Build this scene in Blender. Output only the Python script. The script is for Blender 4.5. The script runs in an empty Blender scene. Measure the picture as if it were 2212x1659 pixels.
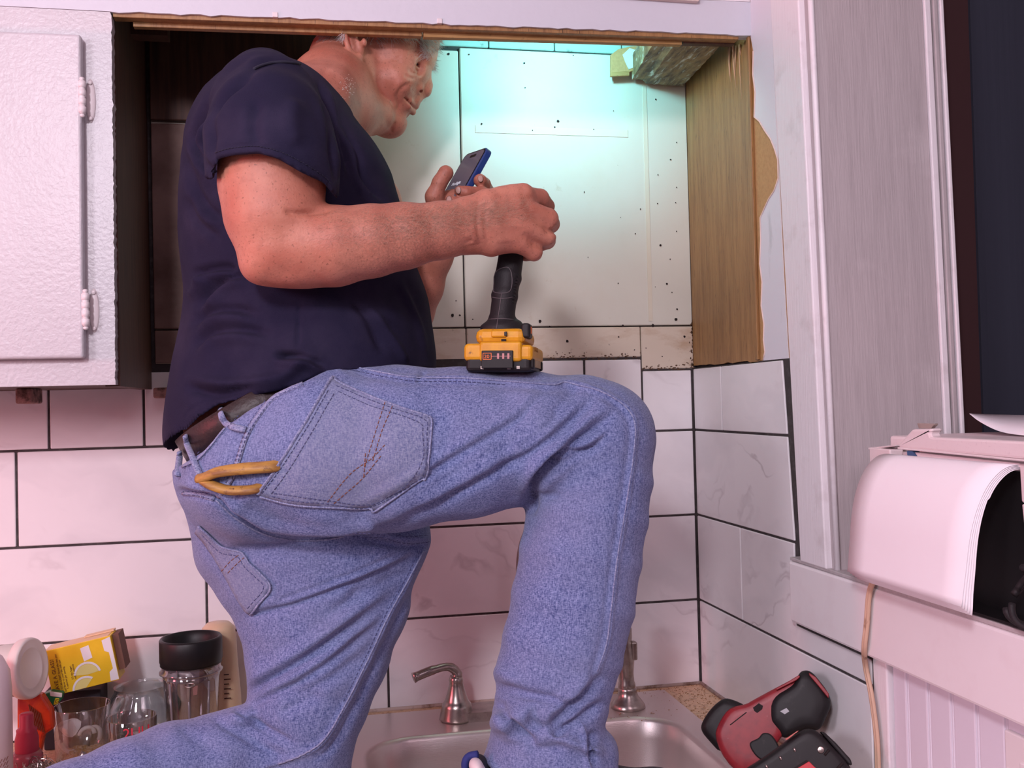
import bpy, bmesh, math, random
import numpy as np
from mathutils import Vector, Matrix
from mathutils.bvhtree import BVHTree
random.seed(7); rng = np.random.default_rng(7)
SC = bpy.context.scene; COL = SC.collection
PI = math.pi

# ---------------- camera ----------------
F = 2100.0; CX, CY = 1106.0, 829.5          # focal length and centre for a 2212 x 1659 frame
CAM = np.array([0, 0, 1.45])
_y = np.array([688-CX, 878-CY, F]); _y /= np.linalg.norm(_y)
_z = np.array([-.0287, -.9985, .040]); _z -= _z.dot(_y)*_y; _z /= np.linalg.norm(_z)
_x = np.cross(_y, _z); _x = _x if _x[0] > 0 else -_x
ROT = np.stack([_x, _y, _z])                # world = ROT @ camera(right, down, forward)
cd = bpy.data.cameras.new('camera'); cam = bpy.data.objects.new('camera', cd); COL.objects.link(cam)
cd.sensor_fit = 'HORIZONTAL'; cd.sensor_width = 36.0; cd.lens = F*36/2212; cd.clip_start = .02
_m = Matrix([[*(ROT[i][0:1]), -ROT[i][1], -ROT[i][2]] for i in range(3)]).to_4x4()
_m.translation = Vector(CAM); cam.matrix_world = _m
SC.camera = cam
SC.view_settings.view_transform = 'Standard'; SC.view_settings.look = 'None'
SC.view_settings.gamma = 1; SC.view_settings.use_curve_mapping = False
SC.view_settings.exposure = -0.28

# ---------------- light ----------------
W = bpy.data.worlds.new('world'); SC.world = W; W.use_nodes = True
W.node_tree.nodes['Background'].inputs[0].default_value = (1, .55, .63, 1)
W.node_tree.nodes['Background'].inputs[1].default_value = .22
def lamp(name, kind, loc, target, energy, color, size=.3, spot=None, blend=.5):
    l = bpy.data.lights.new(name, kind); l.energy = energy; l.color = color
    if kind == 'AREA': l.shape = 'DISK'; l.size = size
    elif kind in ('POINT', 'SPOT'): l.shadow_soft_size = size
    if kind == 'SPOT': l.spot_size = math.radians(spot); l.spot_blend = blend
    o = bpy.data.objects.new(name, l); COL.objects.link(o); o.location = loc
    d = Vector(target)-Vector(loc); o.rotation_euler = d.to_track_quat('-Z', 'Y').to_euler()
    return o
lamp('room_lamp', 'AREA', (-.75, -1.0, 2.42), (.2, 1.5, 1.4), 40, (1, .90, 1), .32)
lamp('right_wall_fill', 'AREA', (-1.7, -.5, 1.95), (.6, 1.3, 1.3), 24, (1, .88, 1), .5)  # added fill to brighten the right wall, not a lamp of this room
lamp('pink_lamp', 'AREA', (-1.7, .95, 1.60), (.0, 1.3, 1.6), 12, (1, .14, .18), .30)
lamp('pink_fill', 'AREA', (.6, -.9, 2.5), (.3, 1.5, 1.3), 12, (1, .76, .88), .9)  # added pink fill that tints and lifts the shadows
lamp('work_light', 'SPOT', (.44, 1.57, 2.11), (.46, 1.80, 2.08), 5.4, (.20, .84, 1), .02, 112, .4)
lamp('work_light_glow', 'POINT', (.44, 1.57, 2.10), (0, 0, 0), 1.4, (.72, 1, .84), .025)

# ---------------- helpers ----------------
def ray(px, py): return ROT @ np.array([(px-CX)/F, (py-CY)/F, 1.0])
def atY(px, py, Y): d = ray(px, py); return CAM+d*(Y/d[1])
def atX(px, py, X): d = ray(px, py); return CAM+d*(X/d[0])
def atZ(px, py, Z): d = ray(px, py); return CAM+d*((Z-CAM[2])/d[2])
def proj(P):
    c = (np.asarray(P)-CAM) @ ROT
    return CX+F*c[..., 0]/c[..., 2], CY+F*c[..., 1]/c[..., 2], c[..., 2]

def tag(o, label=None, cat=None, group=None, kind=None):
    if label: o['label'] = label
    if cat: o['category'] = cat
    if group: o['group'] = group
    if kind: o['kind'] = kind
    return o
def empty(name, loc, label=None, cat=None, group=None, kind=None):
    o = bpy.data.objects.new(name, None); COL.objects.link(o); o.location = loc; o.empty_display_size = .02
    bpy.context.view_layer.update() if False else None
    return tag(o, label, cat, group, kind)
def ploc(p):
    v = Vector((0, 0, 0))
    while p is not None: v = v+p.location; p = p.parent
    return v
def link(name, me, mat, parent=None, smooth=False):
    """geometry is written in world coordinates; parents are unrotated, so shift by their place"""
    o = bpy.data.objects.new(name, me); COL.objects.link(o)
    if mat is not None and not me.materials: me.materials.append(mat)
    if smooth: me.polygons.foreach_set('use_smooth', [True]*len(me.polygons))
    if parent is not None:
        o.parent = parent; me.transform(Matrix.Translation(-ploc(parent)))
    return o
def pymesh(name, V, Fc, mat, parent=None, smooth=False):
    me = bpy.data.meshes.new(name)
    me.from_pydata([tuple(map(float, v)) for v in V], [], [tuple(int(i) for i in f) for f in Fc]); me.update()
    return link(name, me, mat, parent, smooth)
def from_bm(name, bm, mat, parent=None, smooth=False):
    bmesh.ops.recalc_face_normals(bm, faces=bm.faces)
    me = bpy.data.meshes.new(name); bm.to_mesh(me); bm.free()
    return link(name, me, mat, parent, smooth)
def bm_box(bm, lo, hi, M=None, bev=0, seg=2):
    r = bmesh.ops.create_cube(bm, size=1)
    vs = r['verts']
    for v in vs:
        v.co = Vector([lo[i]+(v.co[i]+.5)*(hi[i]-lo[i]) for i in range(3)])
    if bev > 0:
        es = list({e for v in vs for e in v.link_edges})
        rr = bmesh.ops.bevel(bm, geom=es, offset=bev, segments=seg, affect='EDGES', profile=.5)
        vs = list({v for f in rr['faces'] for v in f.verts} | {v for v in vs if v.is_valid})
    if M is not None:
        for v in vs: v.co = M @ v.co
    return vs
def box(name, lo, hi, mat, parent=None, bev=0, seg=2, M=None, smooth=False):
    bm = bmesh.new(); bm_box(bm, lo, hi, M, bev, seg); return from_bm(name, bm, mat, parent, smooth)
def plate(name, pts, vec, mat, parent=None, bev=0, seg=2, smooth=False):
    """prism: polygon of 3-D points pushed along vec"""
    bm = bmesh.new(); vec = Vector([float(a) for a in vec])
    a = [bm.verts.new([float(c) for c in p]) for p in pts]
    b = [bm.verts.new(Vector([float(c) for c in p])+vec) for p in pts]
    n = len(a); bm.faces.new(a); bm.faces.new(b[::-1])
    for i in range(n): bm.faces.new((a[i], b[i], b[(i+1) % n], a[(i+1) % n]))
    bmesh.ops.recalc_face_normals(bm, faces=bm.faces)
    if bev: bmesh.ops.bevel(bm, geom=list(bm.edges), offset=bev, segments=seg, affect='EDGES', profile=.5)
    return from_bm(name, bm, mat, parent, smooth)
def bm_lathe(bm, prof, seg=40, M=None):
    rings = []
    for r, z in prof:
        if r < 1e-5: rings.append([bm.verts.new((0, 0, z))])
        else: rings.append([bm.verts.new((r*math.cos(2*PI*i/seg), r*math.sin(2*PI*i/seg), z)) for i in range(seg)])
    for A, B in zip(rings[:-1], rings[1:]):
        for i in range(seg):
            j = (i+1) % seg
            if len(A) == 1 and len(B) == 1: continue
            if len(A) == 1: bm.faces.new((A[0], B[i], B[j]))
            elif len(B) == 1: bm.faces.new((A[i], B[0], A[j]))
            else: bm.faces.new((A[i], B[i], B[j], A[j]))
    if M is not None:
        for R_ in rings:
            for v in R_: v.co = M @ v.co
def lathe(name, prof, mat, loc, parent=None, seg=40, tilt=None, smooth=True):
    M = Matrix.Translation(Vector([float(c) for c in loc]))
    if tilt is not None: M = M @ tilt
    bm = bmesh.new(); bm_lathe(bm, prof, seg, M); return from_bm(name, bm, mat, parent, smooth)
def bm_tube(bm, pts, rad, seg=10, flat=1.0, cap=True):
    P = [Vector([float(c) for c in p]) for p in pts]; n = len(P)
    R_ = rad if hasattr(rad, '__len__') else [rad]*n
    prev = None; rings = []
    for i in range(n):
        t = (P[min(i+1, n-1)]-P[max(i-1, 0)]).normalized()
        if prev is None: u = t.orthogonal().normalized()
        else: u = (prev-t*prev.dot(t)).normalized()
        prev = u; v = t.cross(u)
        rings.append([bm.verts.new(P[i]+u*(R_[i]*math.cos(2*PI*k/seg))+v*(R_[i]*flat*math.sin(2*PI*k/seg))) for k in range(seg)])
    for A, B in zip(rings[:-1], rings[1:]):
        for k in range(seg): bm.faces.new((A[k], A[(k+1) % seg], B[(k+1) % seg], B[k]))
    if cap: bm.faces.new(rings[0][::-1]); bm.faces.new(rings[-1])
def tube(name, pts, rad, mat, parent=None, seg=10, flat=1.0, smooth=True):
    bm = bmesh.new(); bm_tube(bm, pts, rad, seg, flat); return from_bm(name, bm, mat, parent, smooth)
def smoothline(pts, n=8):
    """Catmull-Rom through the points"""
    P = [np.array(p, float) for p in pts]; P = [2*P[0]-P[1]]+P+[2*P[-1]-P[-2]]; out = []
    for i in range(1, len(P)-2):
        for k in range(n):
            t = k/n; a, b, c, d = P[i-1:i+3]
            out.append(.5*((2*b)+(-a+c)*t+(2*a-5*b+4*c-d)*t*t+(-a+3*b-3*c+d)*t**3))
    out.append(P[-2]); return out
def text(name, s, M, size, mat, parent=None, depth=.0002, align='LEFT'):
    cu = bpy.data.curves.new(name, 'FONT'); cu.body = s; cu.size = size; cu.extrude = depth; cu.align_x = align; cu.resolution_u = 2
    o = bpy.data.objects.new(name, cu); me = bpy.data.meshes.new_from_object(o)
    bpy.data.objects.remove(o); me.transform(M); me.name = name
    return link(name, me, mat, parent)
def frame(o, x, y):
    """matrix whose local x,y lie along the given 3-D directions, origin o"""
    x = Vector(x).normalized(); y = Vector(y); y = (y-x*y.dot(x)).normalized(); z = x.cross(y)
    m = Matrix((x, y, z)).transposed().to_4x4(); m.translation = Vector([float(c) for c in o]); return m

# ---------------- materials ----------------
def newmat(name):
    m = bpy.data.materials.new(name); m.use_nodes = True; return m, m.node_tree, m.node_tree.nodes['Principled BSDF']
def mat(name, col, rough=.5, metal=0, spec=.5, noise=None, bump=None, coat=0, trans=0, ior=1.45, sss=0, alpha=1, emit=None):
    """noise=(scale, second colour, low, high, stretch xyz); bump=(scale, strength, stretch xyz)"""
    m, nt, b = newmat(name)
    b.inputs['Base Color'].default_value = (*col, 1); b.inputs['Roughness'].default_value = rough
    b.inputs['Metallic'].default_value = metal; b.inputs['Specular IOR Level'].default_value = spec
    b.inputs['Coat Weight'].default_value = coat; b.inputs['Transmission Weight'].default_value = trans; b.inputs['IOR'].default_value = ior
    if sss: b.inputs['Subsurface Weight'].default_value = sss; b.inputs['Subsurface Radius'].default_value = (.012, .004, .002); b.inputs['Subsurface Scale'].default_value = 1
    if emit: b.inputs['Emission Color'].default_value = (*emit[0], 1); b.inputs['Emission Strength'].default_value = emit[1]
    geo = nt.nodes.new('ShaderNodeNewGeometry')
    def coords(st):
        mp = nt.nodes.new('ShaderNodeMapping'); mp.inputs['Scale'].default_value = st; nt.links.new(geo.outputs['Position'], mp.inputs[0]); return mp.outputs[0]
    last = None
    for nz in (noise if isinstance(noise, list) else [noise] if noise else []):
        sc, c2, lo, hi = nz[:4]; st = nz[4] if len(nz) > 4 else (1, 1, 1)
        n = nt.nodes.new('ShaderNodeTexNoise'); n.inputs['Scale'].default_value = sc; n.inputs['Detail'].default_value = 6; n.inputs['Roughness'].default_value = .6
        nt.links.new(coords(st), n.inputs[0])
        mr = nt.nodes.new('ShaderNodeMapRange'); mr.inputs[1].default_value = lo; mr.inputs[2].default_value = hi; nt.links.new(n.outputs[0], mr.inputs[0])
        mx = nt.nodes.new('ShaderNodeMix'); mx.data_type = 'RGBA'; nt.links.new(mr.outputs[0], mx.inputs[0])
        if last is None: mx.inputs[6].default_value = (*col, 1)
        else: nt.links.new(last, mx.inputs[6])
        mx.inputs[7].default_value = (*c2, 1); last = mx.outputs[2]
    if last is not None: nt.links.new(last, b.inputs['Base Color'])
    bl = None
    for bp in (bump if isinstance(bump, list) else [bump] if bump else []):
        sc, s = bp[:2]; st = bp[2] if len(bp) > 2 else (1, 1, 1)
        n = nt.nodes.new('ShaderNodeTexNoise'); n.inputs['Scale'].default_value = sc; n.inputs['Detail'].default_value = 3
        nt.links.new(coords(st), n.inputs[0])
        bu = nt.nodes.new('ShaderNodeBump'); bu.inputs['Strength'].default_value = s; bu.inputs['Distance'].default_value = .002
        nt.links.new(n.outputs[0], bu.inputs['Height'])
        if bl is not None: nt.links.new(bl, bu.inputs['Normal'])
        bl = bu.outputs[0]
    if bl is not None: nt.links.new(bl, b.inputs['Normal'])
    return m
def s2l(r, g, b): return tuple((c/255/12.92 if c/255 <= .04045 else ((c/255+.055)/1.055)**2.4) for c in (r, g, b))

def tile_mat():
    m, nt, b = newmat('marble_tile')
    geo = nt.nodes.new('ShaderNodeNewGeometry')
    w = nt.nodes.new('ShaderNodeTexNoise'); w.inputs['Scale'].default_value = 3.0; w.inputs['Detail'].default_value = 5
    nt.links.new(geo.outputs['Position'], w.inputs[0])
    sc = nt.nodes.new('ShaderNodeVectorMath'); sc.operation = 'MULTIPLY_ADD'; sc.inputs[1].default_value = (.35, .35, .35)
    nt.links.new(w.outputs['Color'], sc.inputs[0]); nt.links.new(geo.outputs['Position'], sc.inputs[2])
    mp = nt.nodes.new('ShaderNodeMapping'); mp.inputs['Rotation'].default_value = (0, .6, .3); mp.inputs['Scale'].default_value = (1, 1, 2.4); nt.links.new(sc.outputs[0], mp.inputs[0])
    v = nt.nodes.new('ShaderNodeTexNoise'); v.inputs['Scale'].default_value = 3.2; v.inputs['Detail'].default_value = 4; nt.links.new(mp.outputs[0], v.inputs[0])
    # a thin vein where the noise crosses one half
    s1 = nt.nodes.new('ShaderNodeMath'); s1.operation = 'SUBTRACT'; s1.inputs[1].default_value = .5; nt.links.new(v.outputs[0], s1.inputs[0])
    s2 = nt.nodes.new('ShaderNodeMath'); s2.operation = 'ABSOLUTE'; nt.links.new(s1.outputs[0], s2.inputs[0])
    r = nt.nodes.new('ShaderNodeMapRange'); r.inputs[1].default_value = 0; r.inputs[2].default_value = .022; r.inputs[3].default_value = 1; r.inputs[4].default_value = 0; nt.links.new(s2.outputs[0], r.inputs[0])
    q = nt.nodes.new('ShaderNodeTexNoise'); q.inputs['Scale'].default_value = 6; nt.links.new(geo.outputs['Position'], q.inputs[0])
    r2 = nt.nodes.new('ShaderNodeMapRange'); r2.inputs[1].default_value = .5; r2.inputs[2].default_value = .75; nt.links.new(q.outputs[0], r2.inputs[0])
    mu = nt.nodes.new('ShaderNodeMath'); mu.operation = 'MULTIPLY'; nt.links.new(r.outputs[0], mu.inputs[0]); nt.links.new(r2.outputs[0], mu.inputs[1])
    cl = nt.nodes.new('ShaderNodeTexNoise'); cl.inputs['Scale'].default_value = 5; cl.inputs['Detail'].default_value = 3; nt.links.new(mp.outputs[0], cl.inputs[0])
    r3 = nt.nodes.new('ShaderNodeMapRange'); r3.inputs[1].default_value = .45; r3.inputs[2].default_value = .75; r3.inputs[4].default_value = .55; nt.links.new(cl.outputs[0], r3.inputs[0])
    m1 = nt.nodes.new('ShaderNodeMix'); m1.data_type = 'RGBA'; m1.inputs[6].default_value = (.82, .80, .82, 1); m1.inputs[7].default_value = (.62, .61, .64, 1); nt.links.new(r3.outputs[0], m1.inputs[0])
    m2 = nt.nodes.new('ShaderNodeMix'); m2.data_type = 'RGBA'; m2.inputs[7].default_value = (.50, .46, .48, 1); nt.links.new(m1.outputs[2], m2.inputs[6]); nt.links.new(mu.outputs[0], m2.inputs[0])
    nt.links.new(m2.outputs[2], b.inputs['Base Color']); b.inputs['Roughness'].default_value = .28
    return m
def denim_mat(name='denim', base=(.048, .070, .20), light=(.26, .31, .54), k=1.0):
    """blue denim: fine vertical slub weave, faded patches, small relief"""
    m, nt, b = newmat(name)
    geo = nt.nodes.new('ShaderNodeNewGeometry')
    def noise(scale, st, det=4, rough=.6):
        mp = nt.nodes.new('ShaderNodeMapping'); mp.inputs['Scale'].default_value = st; nt.links.new(geo.outputs['Position'], mp.inputs[0])
        n = nt.nodes.new('ShaderNodeTexNoise'); n.inputs['Scale'].default_value = scale; n.inputs['Detail'].default_value = det; n.inputs['Roughness'].default_value = rough
        nt.links.new(mp.outputs[0], n.inputs[0]); return n.outputs[0]
    a = noise(420, (1.6, 1.6, .45)); c = noise(700, (.4, .4, 1.5)); f = noise(7, (1, 1, 1), 3)
    ad = nt.nodes.new('ShaderNodeMath'); ad.operation = 'ADD'; nt.links.new(a, ad.inputs[0]); nt.links.new(c, ad.inputs[1])
    r = nt.nodes.new('ShaderNodeMapRange'); r.inputs[1].default_value = .78; r.inputs[2].default_value = 1.25; nt.links.new(ad.outputs[0], r.inputs[0])
    mx = nt.nodes.new('ShaderNodeMix'); mx.data_type = 'RGBA'; nt.links.new(r.outputs[0], mx.inputs[0])
    mx.inputs[6].default_value = (*base, 1); mx.inputs[7].default_value = (*light, 1)
    r2 = nt.nodes.new('ShaderNodeMapRange'); r2.inputs[1].default_value = .4; r2.inputs[2].default_value = .7; r2.inputs[4].default_value = .45*k; nt.links.new(f, r2.inputs[0])
    m2 = nt.nodes.new('ShaderNodeMix'); m2.data_type = 'RGBA'; nt.links.new(r2.outputs[0], m2.inputs[0]); nt.links.new(mx.outputs[2], m2.inputs[6])
    m2.inputs[7].default_value = (.20, .22, .35, 1)
    nt.links.new(m2.outputs[2], b.inputs['Base Color']); b.inputs['Roughness'].default_value = .9; b.inputs['Specular IOR Level'].default_value = .15
    b.inputs['Sheen Weight'].default_value = .15
    bu = nt.nodes.new('ShaderNodeBump'); bu.inputs['Strength'].default_value = .5; bu.inputs['Distance'].default_value = .0012
    nt.links.new(ad.outputs[0], bu.inputs['Height']); nt.links.new(bu.outputs[0], b.inputs['Normal'])
    return m
def ray2(px, py): d = ray(px, py); return d/d[1]
def skin_mat():
    """weathered ruddy skin with freckles and sawdust specks"""
    m, nt, b = newmat('skin')
    geo = nt.nodes.new('ShaderNodeNewGeometry')
    def layer(prev, scale, lo, hi, col, det=4, amt=1.0):
        n = nt.nodes.new('ShaderNodeTexNoise'); n.inputs['Scale'].default_value = scale; n.inputs['Detail'].default_value = det; nt.links.new(geo.outputs['Position'], n.inputs[0])
        r = nt.nodes.new('ShaderNodeMapRange'); r.inputs[1].default_value = lo; r.inputs[2].default_value = hi; r.inputs[4].default_value = amt; nt.links.new(n.outputs[0], r.inputs[0])
        mx = nt.nodes.new('ShaderNodeMix'); mx.data_type = 'RGBA'; nt.links.new(r.outputs[0], mx.inputs[0])
        if isinstance(prev, tuple): mx.inputs[6].default_value = (*prev, 1)
        else: nt.links.new(prev, mx.inputs[6])
        mx.inputs[7].default_value = (*col, 1); return mx.outputs[2]
    c = layer((.49, .195, .130), 22, .4, .7, (.42, .135, .088))
    c = layer(c, 90, .5, .75, (.34, .12, .08), amt=.6)
    c = layer(c, 330, .62, .72, (.22, .08, .05), det=2, amt=.75)
    # grime rubbed into the right forearm
    ds = nt.nodes.new('ShaderNodeVectorMath'); ds.operation = 'DISTANCE'; ds.inputs[1].default_value = tuple(CAM+ray2(885, 505)*1.16); nt.links.new(geo.outputs['Position'], ds.inputs[0])
    r = nt.nodes.new('ShaderNodeMapRange'); r.inputs[1].default_value = .025; r.inputs[2].default_value = .115; r.inputs[3].default_value = .6; r.inputs[4].default_value = 0; nt.links.new(ds.outputs['Value'], r.inputs[0])
    n = nt.nodes.new('ShaderNodeTexNoise'); n.inputs['Scale'].default_value = 420; n.inputs['Detail'].default_value = 6; nt.links.new(geo.outputs['Position'], n.inputs[0])
    r3 = nt.nodes.new('ShaderNodeMapRange'); r3.inputs[1].default_value = .36; r3.inputs[2].default_value = .66; nt.links.new(n.outputs[0], r3.inputs[0])
    mu = nt.nodes.new('ShaderNodeMath'); mu.operation = 'MULTIPLY'; nt.links.new(r.outputs[0], mu.inputs[0]); nt.links.new(r3.outputs[0], mu.inputs[1])
    mx = nt.nodes.new('ShaderNodeMix'); mx.data_type = 'RGBA'; nt.links.new(mu.outputs[0], mx.inputs[0]); nt.links.new(c, mx.inputs[6]); mx.inputs[7].default_value = (.17, .075, .05, 1); c = mx.outputs[2]
    nt.links.new(c, b.inputs['Base Color']); b.inputs['Roughness'].default_value = .52
    b.inputs['Subsurface Weight'].default_value = .12; b.inputs['Subsurface Radius'].default_value = (.010, .003, .0015); b.inputs['Subsurface Scale'].default_value = 1
    n = nt.nodes.new('ShaderNodeTexNoise'); n.inputs['Scale'].default_value = 380; n.inputs['Detail'].default_value = 3; nt.links.new(geo.outputs['Position'], n.inputs[0])
    bu = nt.nodes.new('ShaderNodeBump'); bu.inputs['Strength'].default_value = .3; bu.inputs['Distance'].default_value = .0015
    nt.links.new(n.outputs[0], bu.inputs['Height']); nt.links.new(bu.outputs[0], b.inputs['Normal'])
    return m

M_tile = tile_mat()
M_grout = mat('dark_grout', (.05, .042, .042), .9, noise=(60, (.09, .08, .08), .5, .7))
M_paint = mat('white_gloss_paint', (.53, .515, .54), .33, bump=(170, .4), noise=(14, (.56, .54, .57), .45, .8))
M_paint2 = mat('white_brushed_paint', (.80, .76, .79), .42, bump=(60, .25, (6, 6, .3)), noise=(22, (.62, .56, .57), .55, .85))
M_paint3 = mat('satin_white_paint', (.80, .75, .77), .4, bump=(30, .12), noise=(10, (.74, .66, .68), .5, .8))
M_jamb = mat('shade_greyed_paint', (.47, .42, .43), .5, bump=(55, .25, (7, 7, .25)), noise=[(30, (.40, .355, .365), .4, .75, (4, 4, .2)), (9, (.54, .49, .50), .55, .8)])  # grey puts the unlit tone of jamb and casing groove into the paint
M_board = mat('old_cream_board', (.64, .635, .56), .5, bump=(40, .15), noise=[(4, (.60, .56, .46), .45, .75), (26, (.46, .38, .27), .66, .86), (120, (.2, .15, .1), .74, .8)])
M_boardlow = mat('stained_cream_board', (.64, .56, .46), .6, noise=[(9, (.42, .27, .16), .52, .8, (1, 1, 2.5)), (70, (.12, .09, .07), .66, .78)])
M_teal = mat('pale_teal_board', (.36, .55, .50), .55, noise=(40, (.05, .09, .07), .58, .72))
M_wood = mat('varnished_wood', (.36, .195, .075), .45, noise=[(14, (.24, .12, .045), .38, .68, (7, 7, .5)), (60, (.07, .035, .015), .59, .72, (9, 9, .6))], bump=(60, .2, (8, 8, .5)))
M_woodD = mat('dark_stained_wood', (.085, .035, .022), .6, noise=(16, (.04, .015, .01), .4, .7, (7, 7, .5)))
M_woodE = mat('raw_wood_edge', (.46, .28, .11), .7, noise=[(30, (.30, .16, .05), .4, .7, (.5, 6, 6)), (120, (.15, .08, .03), .6, .8)])
M_hardb = mat('brown_hardboard', (.52, .31, .14), .85, noise=(160, (.44, .25, .11), .4, .7))
M_black = mat('black_plastic', (.010, .009, .010), .42, spec=.35)
M_rubber = mat('black_rubber', (.016, .014, .016), .6, spec=.35, bump=(500, .2))
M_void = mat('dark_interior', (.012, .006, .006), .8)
M_steel = mat('brushed_steel', (.72, .64, .62), .36, .85, bump=(90, .12, (1, 12, 12)))
M_nickel = mat('brushed_nickel', (.44, .38, .35), .28, .95, noise=(60, (.30, .26, .24), .45, .7))
M_counter = mat('speckled_laminate', (.66, .44, .28), .45, noise=[(120, (.34, .19, .11), .5, .64), (260, (.85, .68, .50), .58, .7), (60, (.75, .56, .38), .55, .75)], bump=(300, .3))
M_white = mat('white_plastic', (.74, .68, .69), .42)
M_paper = mat('white_paper', (.86, .82, .86), .8)

# ---------------- the setting ----------------
XW = .724; YW = 1.8; YF = 1.5; ZC = .893     # right wall, back wall, cabinet face, counter top
floor = box('floor', (-2.2, -1.6, -.05), (2.6, 1.95, 0), mat('vinyl_floor', (.30, .24, .22), .5), bev=0); tag(floor, kind='structure')
ceil = box('ceiling', (-2.2, -1.6, 2.75), (2.6, 1.95, 2.8), M_paint2); tag(ceil, kind='structure')
wl = box('wall_left', (-2.25, -1.6, 0), (-2.2, 1.95, 2.75), M_paint2); tag(wl, kind='structure')

wb = empty('wall_back', (0, YW, 0), kind='structure')
box('grout_bed', (-2.2, YW-.0025, 0), (XW+.1, YW+.10, 1.535), M_grout, wb)
box('wall_core', (-2.2, YW+.004, 1.535), (XW+.1, YW+.10, 2.75), M_grout, wb)
random.seed(3)
ZR = [.893, 1.0565, 1.2215, 1.3865]           # joint heights
G = .0042
def tile_run(x0, x1, z0, z1, joints, parent, axis='x', off=0):
    xs = [x0]+[j for j in sorted(joints) if x0 < j < x1]+[x1]
    for a, b in zip(xs[:-1], xs[1:]):
        if b-a < .01: continue
        dy = random.uniform(-.0006, .0006)
        if axis == 'x': lo, hi = (a+G/2, YW-.005+dy, z0+G/2), (b-G/2, YW+.006, z1-G/2)
        else: lo, hi = (XW-.005+dy, a+G/2, z0+G/2), (XW+.006, b-G/2, z1-G/2)
        box('tile', lo, hi, M_tile, parent, bev=.0012, seg=1)
TL = .615
J = {0: .115, 1: -.2, 2: -.508+TL*0, 3: -.2}
for k in range(3):
    tile_run(-2.1, XW-.006, ZR[k], ZR[k+1], [J[k]+TL*i for i in range(-4, 3)], wb)
tile_run(-2.1, -.30, ZR[3], 1.545, [-.455, -1.07], wb)
tile_run(-.30, .30, ZR[3], 1.519, [], wb)
tile_run(.30, .615, ZR[3], 1.528, [.50], wb)
tile_run(.615, XW-.006, ZR[3], 1.505, [], wb)
# the boards of the old wall inside the cabinet
def panel(lo, hi, m=M_board, b=.0015): return box('wall_panel', lo, hi, m, wb, bev=b, seg=1)
YB = YW-.003
panel((-.28, YB, 1.592), (.2705, YW+.01, 2.112))
panel((.2735, YB, 1.592), (.722, YW+.01, 2.118))
panel((-.28, YB, 1.531), (.2725, YW+.01, 1.589), M_boardlow)
panel((.2745, YB-.001, 1.531), (.614, YW+.01, 1.589), M_boardlow)
panel((.616, YB-.001, 1.507), (.722, YW+.01, 1.589), M_boardlow)
xx = -.26
while xx < .70:
    w_ = random.uniform(.10, .14)
    panel((xx, YB+.001, 2.121), (min(xx+w_, .722)-.002, YW+.01, 2.32), M_teal); xx += w_
# a raised vertical ghost of the old trim and old batten lines
box('batten_mark', (.632, YB-.0012, 1.60), (.640, YB+.002, 2.10), mat('trim_ghost', (.66, .62, .51), .6), wb)
box('batten_mark', (.30, YB-.0010, 1.958), (.60, YB+.002, 1.972), mat('trim_ghost_2', (.665, .635, .53), .6), wb)
M_mauve = mat('dark_brown_board', (.20, .12, .10), .6, noise=(10, (.10, .05, .04), .4, .7))  # darker brown than the other wall boards
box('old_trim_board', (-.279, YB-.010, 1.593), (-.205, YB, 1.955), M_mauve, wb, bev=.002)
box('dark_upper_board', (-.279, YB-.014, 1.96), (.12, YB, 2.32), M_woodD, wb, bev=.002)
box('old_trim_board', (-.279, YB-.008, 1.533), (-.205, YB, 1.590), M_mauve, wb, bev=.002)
bm = bmesh.new()
spots = [(1132, 137, 3), (1134, 190, 2), (1013, 118, 2), (1040, 268, 3), (1205, 262, 4), (1198, 275, 3), (1150, 282, 2), (1166, 694, 5), (1187, 705, 2), (1225, 737, 4.5), (977, 681, 5), (993, 681, 3), (1021, 690, 2),
         (1426, 530, 4), (1440, 613, 3.5), (1462, 668, 3), (1460, 690, 5), (1410, 703, 5), (1345, 704, 4), (1478, 727, 4), (1336, 728, 2.5), (1282, 280, 2), (1416, 215, 2.5), (1448, 345, 2.5), (1461, 308, 2), (1421, 378, 2), (1420, 440, 2), (1459, 438, 2), (1461, 405, 2), (1262, 415, 2), (1383, 452, 2), (1461, 500, 2),
         (1447, 560, 2), (1451, 632, 2), (1372, 505, 2), (1340, 470, 1.5), (969, 117, 4), (966, 103, 2.5), (985, 545, 3), (1238, 120, 2), (1415, 620, 1.5), (1430, 770, 2), (1395, 752, 2), (1370, 756, 2), (1350, 765, 2), (985, 650, 2), (1270, 556, 1.5), (1335, 612, 2), (1325, 240, 1.5), (1100, 430, 1.5)]
for px, py, r in spots:
    p = atY(px, py, YB); rr = r*.00068
    vs = [bm.verts.new((p[0]+rr*random.uniform(.7, 1.1)*math.cos(a*PI/4), YB-.0014, p[2]+rr*random.uniform(.7, 1.1)*math.sin(a*PI/4))) for a in range(8)]
    bm.faces.new(vs); c = bm.verts.new((p[0], YB-.0017, p[2]))
o = from_bm('nail_holes', bm, M_void, wb); tag(o, kind='stuff')
bm = bmesh.new()                                       # grime and torn edges along the foot of the boards
for i in range(170):
    px = random.uniform(1180, 1500); base = 778 if px < 1383 else 800
    p = atY(px, base-abs(random.gauss(0, 7))-1, YB); rr = random.uniform(.0006, .0022)
    vs = [bm.verts.new((p[0]+rr*random.uniform(.6, 1.6)*math.cos(a*PI/3), YB-.0015-.0002*random.random(), p[2]+rr*.7*random.uniform(.6, 1.2)*math.sin(a*PI/3))) for a in range(6)]
    bm.faces.new(vs)
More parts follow.
